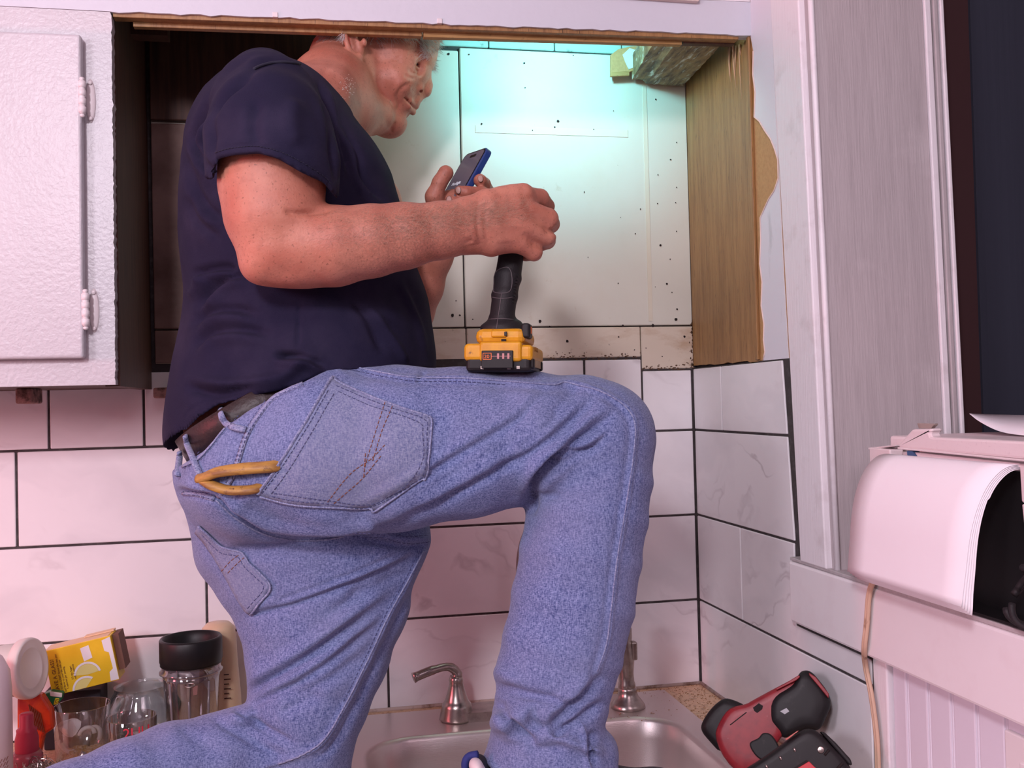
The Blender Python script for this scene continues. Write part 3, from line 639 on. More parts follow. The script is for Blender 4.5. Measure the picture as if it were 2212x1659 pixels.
cpx = [(1905, 1240), (1893, 1250), (1882, 1266), (1876, 1295), (1872, 1350), (1867, 1400), (1870, 1440), (1881, 1495), (1889, 1550), (1895, 1610), (1897, 1680)]
cp = [atX(a, b, .7115 if b < 1245 else .696 if b < 1405 else .712) for a, b in cpx]
cp = smoothline(cp, 5)
co = empty('lamp_cord', cp[8], 'tan two-strand electric cord hanging down from the window sill', 'cord')
M_cord = mat('tan_cord', (.62, .42, .30), .5, noise=(70, (.22, .11, .06), .62, .75, (1, 1, .4)))
for s in (-1, 1): tube('strand', [p+np.array([0, s*.0022, 0]) for p in cp], .0027, M_cord, co, seg=8)

def thin_glass(name, tint, base):
    """thin clear wall: mostly straight through, mirror-like at grazing angles"""
    m = bpy.data.materials.new(name); m.use_nodes = True; nt = m.node_tree; nt.nodes.clear()
    o = nt.nodes.new('ShaderNodeOutputMaterial'); mx = nt.nodes.new('ShaderNodeMixShader'); t = nt.nodes.new('ShaderNodeBsdfTransparent'); g = nt.nodes.new('ShaderNodeBsdfGlossy')
    lw = nt.nodes.new('ShaderNodeLayerWeight'); lw.inputs[0].default_value = .35; mr = nt.nodes.new('ShaderNodeMapRange'); mr.inputs[3].default_value = base; mr.inputs[4].default_value = .75
    t.inputs[0].default_value = (*tint, 1); g.inputs['Roughness'].default_value = .03; g.inputs[0].default_value = (.9, .9, .9, 1)
    nt.links.new(lw.outputs['Facing'], mr.inputs[0]); nt.links.new(mr.outputs[0], mx.inputs[0]); nt.links.new(t.outputs[0], mx.inputs[1]); nt.links.new(g.outputs[0], mx.inputs[2]); nt.links.new(mx.outputs[0], o.inputs[0])
    return m
# ---------------- clutter on the left of the worktop ----------------
M_glass = thin_glass('clear_glass', (.95, .96, .96), .06)
M_plas = thin_glass('smoky_clear_cup', (.80, .77, .79), .10)
zc = ZC+.001
def cyl(r0, r1, h, t=.002, foot=.004): return [(0, 0), (r0*.9, 0), (r0, .002), (r1, h), (r1-t*.4, h+.0008), (r1-t, h), (r0-t, foot), (0, foot)]
# blender cup
bl = empty('blender_cup', (-.213, 1.675, zc), 'clear ribbed blender cup with a black screw collar beside the kneeling leg', 'cup')
lathe('cup_wall', [(0, 0), (.034, 0), (.038, .003), (.0445, .118), (.046, .128), (.044, .128), (.0365, .005), (0, .004)], M_plas, (-.213, 1.675, zc), bl, 48)
lathe('cup_lip', [(.0455, .126), (.050, .128), (.050, .131), (.0465, .134), (.0465, .141), (.044, .141), (.044, .126)], M_plas, (-.213, 1.675, zc), bl, 48)
lathe('collar', [(.041, .141), (.0485, .141), (.0485, .146), (.0495, .147), (.0495, .181), (.0475, .184), (.0445, .1835), (.0435, .176), (.0405, .173), (.040, .150), (0, .150)], M_black, (-.213, 1.675, zc), bl, 56)
for a in (-2.3, -1.55, -.8, .6, 2.2):
    ca, sa = math.cos(a), math.sin(a)
    tube('rib', [(-.213+.0372*ca, 1.675+.0372*sa, zc+.005), (-.213+.0442*ca, 1.675+.0442*sa, zc+.118)], .0022, mat('dark_rib_%d' % int(a*10), (.16, .13, .14), .15), bl, seg=6)
rg = tube('wire_ring', [(-.209+.007*math.cos(a), 1.622+.004*math.sin(a), zc+.119+.002*math.sin(a)) for a in np.linspace(0, 2*PI, 20)], .0011, M_nickel, None, 6)
tag(rg, 'small wire ring with metal tags hanging on the blender cup', 'ring')
plate('metal_tag', [(-.214, 1.621, zc+.116), (-.209, 1.621, zc+.116), (-.210, 1.621, zc+.094), (-.213, 1.621, zc+.092)], (0, .001, 0), M_nickel, rg)
plate('metal_tag', [(-.205, 1.621, zc+.117), (-.197, 1.621, zc+.118), (-.198, 1.621, zc+.104), (-.204, 1.621, zc+.103)], (0, .001, 0), mat('brown_tag', (.20, .09, .08), .5), rg)
# cream measuring bottle behind
mb = empty('measuring_bottle', (-.177, 1.750, zc), 'tall cream plastic bottle with measure marks behind the blender cup', 'bottle')
lathe('bottle_body', [(0, 0), (.034, 0), (.037, .01), (.036, .06), (.033, .10), (.031, .13), (.0295, .165), (.027, .180), (.019, .188), (0, .190)], mat('cream_plastic', (.66, .48, .32), .35, sss=.2), (-.177, 1.750, zc), mb, 40)
for k in range(6): box('measure_mark', (-.166, 1.7155, zc+.066+k*.008), (-.155-(k % 2)*.003, 1.7175, zc+.0675+k*.008), M_woodD, mb)
# big glass jar
lathe('glass_jar', [(0, 0), (.050, 0), (.056, .006), (.058, .05), (.055, .068), (.043, .085), (.041, .094), (.043, .0955), (.040, .095), (.0395, .086), (.052, .068), (.055, .05), (.053, .008), (0, .005)], M_glass, (-.302, 1.735, zc), None, 48)
tag(bpy.data.objects['glass_jar'], 'large round empty clear glass jar left of the blender cup', 'jar')
# candle jar with white hooks
lathe('open_glass_bowl', cyl(.040, .043, .084), M_glass, (-.384, 1.685, zc), None, 48)
tag(bpy.data.objects['open_glass_bowl'], 'short clear glass jar holding white plastic rings and crumbs', 'jar')
M_ring = mat('white_plastic_ring', (.72, .68, .68), .4)
for k, (px, py, a0, a1, r, t) in enumerate([(188, 1590, .2, 2.9, 14, .2), (202, 1588, -.6, 2.2, 13, -.3), (150, 1598, 3.2, 5.2, 20, .1), (155, 1572, .3, 1.8, 12, 0)]):
    c = atY(px, py, 1.675+.008*k); rr = r*.00078
    o = tube('plastic_ring', [c+np.array([rr*math.cos(a), .004*math.sin(a*2+t), rr*1.25*math.sin(a)]) for a in np.linspace(a0, a1, 12)], .0034, M_ring, None, 8)
    tag(o, ['white curved hook standing at the right inside the short glass jar', 'second white curved hook just behind the right-hand one in the short jar', 'long white curved strip low at the left inside the short glass jar', 'small white arc above the plastic disc inside the short glass jar'][k], 'ring', 'white rings in the glass jar')
V = []; c = atY(150, 1572, 1.69)
for i in range(14):
    a = 2*PI*i/14; rr = .017+.002*math.sin(3*a); V.append((c[0]+rr*math.cos(a), c[1]+.004*math.sin(a*2), c[2]+rr*.85*math.sin(a)))
o = plate('torn_plastic_lid', V, (0, .002, 0), M_ring, None, bev=.0006); tag(o, 'crumpled white plastic disc inside the short glass jar', 'plastic scrap')
bm = bmesh.new()
for i in range(120):
    a, r = random.uniform(0, 2*PI), .034*math.sqrt(random.random()); s = random.uniform(.0015, .004)
    bm_box(bm, (-.384+r*math.cos(a)-s, 1.685+r*math.sin(a)-s, zc+.005), (-.384+r*math.cos(a)+s, 1.685+r*math.sin(a)+s, zc+.006+random.uniform(.001, .012)*(1-r/.05)))
o = from_bm('crumbs', bm, mat('tan_crumbs', (.45, .24, .07), .8, noise=(200, (.6, .5, .4), .5, .6))); tag(o, 'brown and white crumbs on the bottom of the short glass jar', 'crumbs', None, 'stuff')
# red lettered glass
rgx, rgy, rgr = -.300, 1.640, .0375
gl = empty('drinking_glass', (rgx, rgy, zc), 'low clear tumbler with red lettering in front of the large jar', 'glass')
lathe('glass_wall', cyl(.035, rgr, .072), M_glass, (rgx, rgy, zc), gl, 48)
M_red = mat('red_print', (.60, .03, .06), .5)
def wraptext(name, s, size, c, R_, z, a0, m, parent, flip=1):
    o = text(name, s, Matrix.Identity(4), size, m, parent)
    off = ploc(parent)
    for v in o.data.vertices:
        v.co = v.co+off
        a = a0+flip*v.co.x/R_; zz = z+v.co.y; rr = R_+v.co.z
        v.co = Vector((c[0]+rr*math.cos(a), c[1]+rr*math.sin(a), zz))-off
    return o
wraptext('red_lettering', '2UU', .022, (rgx, rgy), rgr+.0003, zc+.050, -1.75, M_red, gl)
bm = bmesh.new()
for k in range(5):
    a0 = -1.5+k*.2
    bm_tube(bm, [(rgx+(rgr+.0004)*math.cos(a0+.1*math.sin(t*3)+t*.1), rgy+(rgr+.0004)*math.sin(a0+.1*math.sin(t*3)+t*.1), zc+.044-.024*t-.004*(k % 2)) for t in np.linspace(0, 1, 8)], .0024, 6, .3)
from_bm('red_swash', bm, M_red, gl, True)

# box added to darken the gap behind the jar; it also carries the carton
o = box('dark_filler_box', (-.455, 1.735, zc), (-.366, 1.79, zc+.094), mat('filler_box_black', (.02, .015, .02), .7), None, bev=.002); tag(o, 'black filler box added behind the short glass jar under the yellow carton', 'box')
# yellow carton, tilted
yb = empty('drink_mix_carton', atY(170, 1460, 1.70), 'yellow drink mix carton with lemon picture tipped against the tiles', 'carton')
o0 = Vector(atY(93, 1408, 1.69)); ex = (Vector(atY(238, 1373, 1.69))-o0); ez = (Vector(atY(132, 1498, 1.69))-o0)
wbx, hbx = ex.length, ez.length; ex.normalize(); ez = (ez-ex*ez.dot(ex)).normalized(); ey = ex.cross(ez)
ey = ey if ey.y > 0 else -ey
MB = Matrix((ex, ez, ey)).transposed().to_4x4(); MB.translation = o0
M_yel = mat('yellow_card', (.72, .46, .01), .45, noise=(30, (.78, .52, .02), .4, .7)); M_orc = mat('pale_orange_card', (.74, .50, .30), .5)
box('carton_body', (0, 0, 0), (wbx, hbx, .046), M_yel, yb, bev=.0008, M=MB)
box('side_panel', (.002, -.0006, .002), (wbx-.004, .0003, .044), M_orc, yb, M=MB)
box('flap', (wbx*.55, -.003, .03), (wbx, -.001, .046), M_orc, yb, M=MB)
box('brown_end', (wbx, .002, .012), (wbx+.010, hbx*.82, .052), mat('brown_card', (.16, .07, .05), .8), yb, M=MB)
M_wl = mat('white_label', (.75, .72, .74), .5)
def dec(name, pts, m, z=-.0004): return plate(name, [MB @ Vector((u*wbx, v*hbx, z)) for u, v in pts], MB.to_3x3() @ Vector((0, 0, .0003)), m, yb)
dec('torn_white_patch', [(.86, .06), (.99, .02), (.995, .98), (.87, .98), (.88, .78), (.94, .72), (.93, .35), (.87, .30)], M_wl)
dec('white_square', [(.53, .12), (.66, .09), (.68, .38), (.55, .42)], M_wl)
M_lem = mat('pale_lemon', (.70, .62, .22), .5)
for cu_, cv_, a0, a1 in ((.56, .72, 3.3, 6.2), (.50, 1.02, 3.0, 5.4)):
    R_ = .021
    A0 = [(cu_*wbx+R_*math.cos(a), cv_*hbx+R_*math.sin(a)) for a in np.linspace(a0, a1, 14)]
    A1 = [(cu_*wbx+R_*.84*math.cos(a), cv_*hbx+R_*.84*math.sin(a)) for a in np.linspace(a1, a0, 14)]
    cl = lambda P: [(x/wbx, min(y/hbx, .995)) for x, y in P]
    dec('lemon_rind', cl(A0+A1), M_wl, -.0006)
    dec('lemon_flesh', cl([(cu_*wbx, min(cv_*hbx, hbx*.99))]+[(cu_*wbx+R_*.82*math.cos(a), cv_*hbx+R_*.82*math.sin(a)) for a in np.linspace(a0, a1, 14)]), M_lem, -.0005)
M_brn = mat('brown_print', (.16, .045, .02), .6)
def btext(s, size, u, v):
    M = MB @ Matrix.Translation((u*wbx, v*hbx, -.0006)) @ Matrix(((0, -1, 0), (-1, 0, 0), (0, 0, -1))).to_4x4()
    text('printed_text', s, M, size, M_brn, yb)
btext('HAVE A GLASS!', .0082, .12, .96); btext('CRYSTAL LIGHT Drink Mix lets you', .0042, .175, .98)
btext('add flavor to your life with just', .0042, .215, .97); btext('5 calories per serving.', .0042, .255, .92)
btext('1/3 the Sugar,', .0042, .35, .75); btext('only 5 calories', .0042, .39, .75)

# white cup with a lid lying on its side
ax = Vector((.95, -.25, .10)).normalized(); rot = ax.to_track_quat('Z', 'Y').to_matrix().to_4x4()
lc = atY(66, 1443, 1.60); wc = empty('lidded_cup', lc, 'white plastic cup with a round lid lying on its side beside the yellow carton', 'cup')
M_cup = mat('white_cup_plastic', (.74, .66, .62), .4)
lathe('cup_body', [(0, -.11), (.036, -.11), (.040, -.006), (0, -.006)], M_cup, lc, wc, 48, tilt=rot)
lathe('lid', [(.039, -.014), (.0445, -.012), (.0455, -.006), (.0455, 0), (.044, .0035), (.041, .0035), (.033, .0005), (.031, .0016), (.029, .0006), (0, .0006)], M_cup, lc, wc, 56, tilt=rot)
# big bottle at the frame edge
bb = empty('lotion_bottle', (-.475, 1.48, zc), 'large pale pink bottle cut by the left frame edge', 'bottle')
lathe('bottle_body', [(0, 0), (.041, 0), (.045, .006), (.045, .17), (.043, .195), (.034, .215), (.018, .228), (0, .230)], mat('pale_pink_plastic', (.74, .60, .62), .35), (-.475, 1.48, zc), bb, 48)
bm = bmesh.new()
for k in range(12): 
    for j in range(3):
        a = -.62+j*.13; z = zc+.012+k*.006
        p0 = Vector((-.475+.0454*math.cos(a), 1.48+.0454*math.sin(a), z)); p1 = Vector((-.475+.0454*math.cos(a+.09), 1.48+.0454*math.sin(a+.09), z+.0045))
        bm_tube(bm, [p0, p1], .0005, 4)
from_bm('fine_print', bm, M_brn, bb)
# red spray bottle
sx, sy = atY(58, 1600, 1.58)[0], 1.58
rb = empty('red_bottle', (sx, sy, zc), 'small red bottle with a pinkish pump cap beside the pale bottle', 'bottle')
M_rcap = mat('red_cap', (.42, .035, .07), .45)
lathe('bottle_body', [(0, 0), (.020, 0), (.022, .003), (.022, .045), (.018, .052), (0, .052)], mat('clear_red_plastic', (.42, .10, .13), .25, trans=.4), (sx, sy, zc), rb, 36)
lathe('cap', [(.016, .050), (.0165, .052), (.0165, .070), (.014, .080), (.0145, .084), (.010, .088), (.010, .106), (.008, .108), (0, .108)], M_rcap, (sx, sy, zc), rb, 36)
# orange packet and green packet
op = empty('orange_packet', atY(80, 1560, 1.63), 'red and orange foil packet standing behind the red bottle', 'packet')
def quad(pp, Y, t, m, name, parent, bev=.001): return plate(name, [atY(a, b, Y) for a, b in pp], (0, t, 0), m, parent, bev=bev)
quad([(36, 1508), (60, 1500), (90, 1500), (112, 1535), (116, 1575), (95, 1588), (84, 1640), (36, 1650)], 1.64, .018, mat('orange_foil', (.62, .06, .015), .3, noise=(35, (.45, .02, .015), .45, .6)), 'pouch', op, .004)
bm = bmesh.new()
for k in range(7):
    p0, p1 = atY(62+k*4, 1522+k*3, 1.6385), atY(72+k*4, 1572+k*2, 1.6385); bm_tube(bm, [p0, p1], .0007, 4)
from_bm('dark_print', bm, M_brn, op)
gp = empty('green_packet', atY(112, 1515, 1.66), 'small green packet with a yellow tag under the yellow carton', 'packet')
quad([(90, 1502), (108, 1495), (134, 1500), (130, 1516), (120, 1522), (105, 1526), (92, 1515)], 1.665, .02, mat('green_card', (.015, .17, .06), .4), 'pouch', gp, .002)
quad([(107, 1494), (134, 1498), (133, 1507), (108, 1504)], 1.663, .004, M_cup, 'white_edge', gp)
quad([(119, 1508), (128, 1509), (125, 1521), (115, 1523)], 1.6635, .002, mat('yellow_tag', (.70, .65, .02), .5), 'yellow_tag', gp)
text('tag_letter', 'G', frame(atY(119, 1520, 1.663), (1, 0, .1), (0, 0, 1)), .009, M_brn, gp)
# green scouring pad, steel clip, steel wool
o = plate('scouring_pad', [(-.440, 1.545, ZC+.001), (-.300, 1.545, ZC+.001), (-.305, 1.598, ZC+.001), (-.345, 1.630, ZC+.001), (-.425, 1.625, ZC+.001)], (0, 0, .010), mat('green_scour', (.012, .10, .065), .9, bump=(400, .8), noise=(300, (.03, .16, .10), .5, .7)), None, bev=.003); tag(o, 'dark green scouring pad lying in front of the short glass jar', 'scouring pad')
c = atY(177, 1650, 1.56)
o = tube('steel_clip', [c+np.array([0, 0, -.02]), c+np.array([0, 0, .012]), c+np.array([.003, .002, .017])], .0045, M_nickel, None, 10); tag(o, 'shiny steel peg standing on the green scouring pad', 'clip')
bm = bmesh.new(); c = atY(92, 1655, 1.545)
for i in range(70):
    a = rng.normal(size=3); a /= np.linalg.norm(a); b = np.cross(a, rng.normal(size=3)); b /= np.linalg.norm(b); rr = rng.uniform(.3, 1)
    ctr = c+rng.normal(size=3)*np.array([.014, .008, .003])
    bm_tube(bm, [ctr+(a*math.cos(t)+b*math.sin(t))*.010*rr for t in np.linspace(0, 4.5, 9)], .0005, 3, cap=False)
o = from_bm('steel_wool', bm, M_nickel); tag(o, 'small tangled ball of steel wool behind the shin', 'steel wool')

# ---------------- red power tools in the right corner ----------------
def cpx6(pp): return [(1480+a/5.53, 1400+b/5.53) for a, b in pp]
t1 = empty('impact_driver', (.66, 1.5, ZC), 'worn red and black cordless driver lying in the worktop corner', 'power tool')
M_rt = mat('scuffed_red_plastic', (.28, .018, .025), .42, noise=[(60, (.20, .012, .02), .4, .7), (150, (.55, .38, .38), .70, .78)]); M_bt = mat('scuffed_black_plastic', (.011, .009, .010), .5, spec=.35, noise=(90, (.035, .03, .03), .62, .8))
TN = ray(1670, 1560); TN = TN/np.linalg.norm(TN)                          # the tools lean along the wall: flat side faces the room
def chaikin(P, n=2):
    for _ in range(n): P = [q for a, b in zip(P, P[1:]+P[:1]) for q in ((a[0]*.75+b[0]*.25, a[1]*.75+b[1]*.25), (a[0]*.25+b[0]*.75, a[1]*.25+b[1]*.75))]
    return P
def tl(pp, Y, t, m, name, parent, bev):
    if name in ('nose_boot', 'housing', 'motor_cover', 'battery_case', 'grip_panel'): pp = chaikin(pp, 1 if name == 'housing' else 2)
    d0 = (Y-1.45 if Y > 1.42 else Y-1.372)
    A_ = (atY(1515, 1580, 1.33) if Y > 1.42 else atY(1600, 1659, 1.20))+np.array([0, d0, 0])
    out = []
    for a, b in cpx6(pp):
        r = ray(a, b); k = (A_-CAM).dot(TN)/r.dot(TN); out.append(CAM+r*k)
    if len(out) < 12 and name not in ('housing',) or bev < .004: return plate(name, out, TN*t, m, parent, bev=min(bev, .002), seg=2)
    # rounded block: rings that swell from the face to the full outline
    O = np.array(out); c = O.mean(0); R_ = np.linalg.norm(O-c, axis=1).mean(); V = []; n = len(O)
    for dz, sh in ((0, 2.2), (.03, 1.0), (.22, .42), (.6, .1), (1, 0), (t/bev-.6, 0), (t/bev, .6)): V += [c+(q-c)*(1-sh*bev/R_)+TN*dz*bev for q in O]
    Fc = [(k*n+i, k*n+(i+1) % n, (k+1)*n+(i+1) % n, (k+1)*n+i) for k in range(6) for i in range(n)]+[tuple(range(n)), tuple(range(7*n-1, 6*n-1, -1))]
    bm = bmesh.new(); vs = [bm.verts.new(v) for v in V]; [bm.faces.new([vs[i] for i in f]) for f in Fc]
    bmesh.ops.triangulate(bm, faces=[f for f in bm.faces if len(f.verts) > 4]); return from_bm(name, bm, m, parent, True)
tl([(540, 600), (440, 600), (300, 720), (190, 890), (182, 990), (290, 1120), (430, 1270), (600, 1100), (760, 700)], 1.462, .062, M_bt, 'nose_boot', t1, .010)
tl([(560, 700), (730, 668), (800, 625), (1010, 510), (1380, 318), (1400, 420), (1250, 700), (1200, 1000), (1120, 1110), (1000, 1300), (980, 1450), (1060, 1500), (700, 1520), (560, 1440), (420, 1250), (352, 1050), (378, 940), (470, 775)], 1.450, .075, M_rt, 'housing', t1, .009)
tl([(1005, 590), (1290, 430), (1345, 330), (1395, 262), (1500, 262), (1600, 370), (1720, 530), (1757, 680), (1700, 800), (1610, 1000), (1450, 960), (1190, 1100), (1110, 1000), (1040, 925), (1000, 860)], 1.444, .095, M_bt, 'motor_cover', t1, .012)
tl([(880, 1080), (920, 1010), (1010, 1015), (1070, 1080), (1110, 1150), (1150, 1250), (950, 1360), (850, 1300), (780, 1200), (765, 1120)], 1.445, .03, M_bt, 'grip_panel', t1, .003)
tl([(1478, 292), (1560, 345), (1718, 545), (1712, 600), (1590, 450), (1482, 325)], 1.4425, .008, M_rt, 'red_stripe', t1, .001)
tl([(1180, 430), (1360, 320), (1375, 345), (1330, 385), (1090, 505), (1085, 480)], 1.443, .008, M_rt, 'red_stripe', t1, .001)
tl([(810, 712), (880, 658), (930, 690), (920, 730), (860, 775), (825, 750)], 1.4492, .003, M_void, 'socket_hole', t1, .0)
tl([(532, 915), (728, 762), (738, 770), (542, 922)], 1.4494, .002, M_void, 'vent_slot', t1, .0)
tl([(1135, 755), (1210, 715), (1245, 755), (1190, 790)], 1.4436, .001, mat('scuff', (.45, .45, .47), .6), 'scuff_mark', t1, .0)
def onT(a, b):
    A_ = atY(1600, 1659, 1.20); r = ray(a, b); return CAM+r*((A_-CAM).dot(TN)/r.dot(TN))
t2 = empty('battery_pack_tool', (.62, 1.39, ZC), 'black battery base of a second red tool leaning at the bottom edge', 'power tool')
tl([(640, 1500), (960, 1305), (1340, 1020), (1480, 950), (1600, 1000), (1760, 1170), (1960, 1375), (2030, 1560), (1800, 1700), (760, 1720), (600, 1600)], 1.372, .06, M_bt, 'battery_case', t2, .010)
tl([(1620, 1005), (1660, 1000), (1800, 1130), (1980, 1330), (2000, 1400), (1960, 1400), (1780, 1190)], 1.380, .05, M_bt, 'side_rail', t2, .003)
tl([(1330, 1440), (1480, 1352), (1600, 1470), (1450, 1580)], 1.3705, .006, mat('red_label', (.50, .04, .05), .5), 'red_label', t2, .001)
tl([(1300, 1430), (1450, 1335), (1475, 1350), (1325, 1445)], 1.3708, .006, M_void, 'label_edge', t2, .0)
for k, (a, b, c_, d_) in enumerate([(1300, 1190, 1315, 1235), (1130, 1290, 1150, 1335), (960, 1395, 985, 1430), (1665, 1280, 1720, 1215), (1820, 1440, 1880, 1375)]):
    p0, p1 = [onT(*q_) for q_ in cpx6([(a, b), (c_, d_)])]; tube('catch', [p0, p1], .0018, M_nickel if k < 3 else M_void, t2, seg=6)
lathe('screw_hole', [(.004, 0), (.0045, .001), (.0035, .0015), (0, .0012)], M_nickel, onT(*cpx6([(1620, 1215)])[0]), t2, 16, tilt=Vector(-TN).to_track_quat('Z', 'Y').to_matrix().to_4x4())
tl([(1190, 1090), (1340, 990), (1360, 985), (1250, 1075), (1215, 1100)], 1.371, .01, mat('chipped_red', (.55, .16, .13), .5), 'chipped_red_edge', t2, .001)

# ---------------- the person: implicit shapes turned into meshes ----------------
class Field:
    def __init__(s, lo, hi, h):
        s.h = h; s.lo = np.array(lo, float); s.n = np.ceil((np.array(hi)-s.lo)/h).astype(int)+1
        s.D = np.full(s.n, .05, np.float32)
        s.ax = [(s.lo[i]+np.arange(s.n[i])*h).astype(np.float32) for i in range(3)]
    def sub(s, lo, hi):
        i0 = np.clip(((np.array(lo)-s.lo)/s.h).astype(int), 0, s.n); i1 = np.clip(((np.array(hi)-s.lo)/s.h).astype(int)+2, 0, s.n)
        if np.any(i1 <= i0): return None
        sl = tuple(slice(a, b) for a, b in zip(i0, i1))
        X = s.ax[0][sl[0]][:, None, None]; Y = s.ax[1][sl[1]][None, :, None]; Z = s.ax[2][sl[2]][None, None, :]
        return sl, X, Y, Z
    def put(s, sl, d, k, op):
        A = s.D[sl]
        if op == 'add':
            if k > 0: hh = np.clip(.5+.5*(A-d)/k, 0, 1); s.D[sl] = A+(d-A)*hh-k*hh*(1-hh)
            else: s.D[sl] = np.minimum(A, d)
        else:                                # carve
            d = -d
            if k > 0: hh = np.clip(.5-.5*(A-d)/k, 0, 1); s.D[sl] = A+(d-A)*hh+k*hh*(1-hh)
            else: s.D[sl] = np.maximum(A, d)
    def seg(s, P0, P1, u0, u1, a0, a1, b0, b1, k, op='add', ends=1.0):
        P0, P1, u0, u1 = [np.asarray(q, np.float32) for q in (P0, P1, u0, u1)]
        R = max(a0, a1, b0, b1)+.022+k; g = s.sub(np.minimum(P0, P1)-R, np.maximum(P0, P1)+R)
        if g is None: return
        sl, X, Y, Z = g; W_ = P1-P0; L = float(np.linalg.norm(W_)); W_ = W_/max(L, 1e-6)
        qx, qy, qz = X-P0[0], Y-P0[1], Z-P0[2]
        t = np.clip((qx*W_[0]+qy*W_[1]+qz*W_[2])/max(L, 1e-6), 0, 1)
        um = u0+u1; um = um-W_*um.dot(W_); um /= np.linalg.norm(um); vm = np.cross(W_, um)
        dw = (qx*W_[0]+qy*W_[1]+qz*W_[2])-t*L
        du = qx*um[0]+qy*um[1]+qz*um[2]; dv = qx*vm[0]+qy*vm[1]+qz*vm[2]
        ts = t*t*(3-2*t)*.35+t*.65
        a = a0+(a1-a0)*ts; b = b0+(b1-b0)*ts; m = np.minimum(a, b)*ends
        k0 = np.sqrt((du/a)**2+(dv/b)**2+(dw/m)**2); k1 = np.sqrt((du/a**2)**2+(dv/b**2)**2+(dw/m**2)**2)
        s.put(sl, (k0*(k0-1)/np.maximum(k1, 1e-6)).astype(np.float32), k, op)
    def ell(s, C, M3, r, k, op='add'):
        """ellipsoid; rows of M3 are its axes"""
        C = np.asarray(C, np.float32); R = max(r)+.022+k; g = s.sub(C-R, C+R)
        if g is None: return
        sl, X, Y, Z = g; q = [M3[i][0]*(X-C[0])+M3[i][1]*(Y-C[1])+M3[i][2]*(Z-C[2]) for i in range(3)]
        k0 = np.sqrt(sum((q[i]/r[i])**2 for i in range(3))); k1 = np.sqrt(sum((q[i]/r[i]**2)**2 for i in range(3)))
        s.put(sl, (k0*(k0-1)/np.maximum(k1, 1e-6)).astype(np.float32), k, op)
    def mesh(s, smooth=2):
        """naive surface nets"""
        D = s.D; S = D < 0; nx, ny, nz = D.shape
        cs = np.zeros((nx-1, ny-1, nz-1), np.uint8)
        for i in (0, 1):
            for j in (0, 1):
                for k in (0, 1): cs += S[i:nx-1+i, j:ny-1+j, k:nz-1+k]
        act = np.argwhere((cs > 0) & (cs < 8)); idx = -np.ones(cs.shape, np.int32); idx[tuple(act.T)] = np.arange(len(act))
        corners = [(i, j, k) for i in (0, 1) for j in (0, 1) for k in (0, 1)]
        vals = {c: D[act[:, 0]+c[0], act[:, 1]+c[1], act[:, 2]+c[2]] for c in corners}
        acc = np.zeros((len(act), 3)); cnt = np.zeros(len(act))
        for a in corners:
            for ax in range(3):
                if a[ax]: continue
                b = list(a); b[ax] = 1; b = tuple(b); va, vb = vals[a], vals[b]; m = (va < 0) != (vb < 0)
                t = np.where(m, va/np.where(m, va-vb, 1), 0); p = np.array(a, float)[None]+np.zeros((len(act), 1)); p = np.repeat(np.array(a, float)[None], len(act), 0); p[:, ax] += t
                acc[m] += p[m]; cnt[m] += 1
        V = (act+acc/np.maximum(cnt, 1)[:, None])*s.h+s.lo
        quads = []
        for ax in range(3):
            o1, o2 = [(1, 2), (2, 0), (0, 1)][ax]
            sh = [nx, ny, nz]; sh[ax] -= 1
            sa = [slice(0, None)]*3; sb = [slice(0, None)]*3; sa[ax] = slice(0, -1); sb[ax] = slice(1, None)
            E_ = S[tuple(sa)] != S[tuple(sb)]; e = np.argwhere(E_)
            e = e[(e[:, o1] > 0) & (e[:, o2] > 0) & (e[:, o1] < D.shape[o1]-1) & (e[:, o2] < D.shape[o2]-1)]
            ins = S[e[:, 0], e[:, 1], e[:, 2]]
            def cell(d1, d2):
                c = e.copy(); c[:, o1] -= d1; c[:, o2] -= d2; return idx[c[:, 0], c[:, 1], c[:, 2]]
            q = np.stack([cell(1, 1), cell(0, 1), cell(0, 0), cell(1, 0)], 1); q[~ins] = q[~ins][:, ::-1]; quads.append(q)
        Q = np.concatenate(quads)
        E1 = np.concatenate([Q[:, [0, 1]], Q[:, [1, 2]], Q[:, [2, 3]], Q[:, [3, 0]]]); n = len(V)
        deg = np.bincount(E1.ravel(), minlength=n).astype(float)
        for it in range(smooth):
            for f in (.55, -.35):
                sm = np.stack([np.bincount(E1[:, 0], V[E1[:, 1], c], n)+np.bincount(E1[:, 1], V[E1[:, 0], c], n) for c in range(3)], 1)/deg[:, None]
                V = V+(sm-V)*f
        return V, Q
def vnormals(V, Q):
    n = np.cross(V[Q[:, 2]]-V[Q[:, 0]], V[Q[:, 3]]-V[Q[:, 1]]); N_ = np.zeros_like(V)
    for k in range(4):
        for c in range(3): N_[:, c] += np.bincount(Q[:, k], n[:, c], len(V))
    return N_/np.maximum(np.linalg.norm(N_, axis=1), 1e-9)[:, None]
def fastmesh(name, V, Q, m, parent=None):
    me = bpy.data.meshes.new(name); me.vertices.add(len(V)); me.vertices.foreach_set('co', V.astype(np.float32).ravel())
    me.loops.add(Q.size); me.loops.foreach_set('vertex_index', Q.astype(np.int32).ravel()); me.polygons.add(len(Q))
    me.polygons.foreach_set('loop_start', np.arange(0, Q.size, Q.shape[1], dtype=np.int32))
    try: me.polygons.foreach_set('loop_total', np.full(len(Q), Q.shape[1], np.int32))
    except Exception: pass
    me.update(calc_edges=True); me.validate(); return link(name, me, m, parent, True)
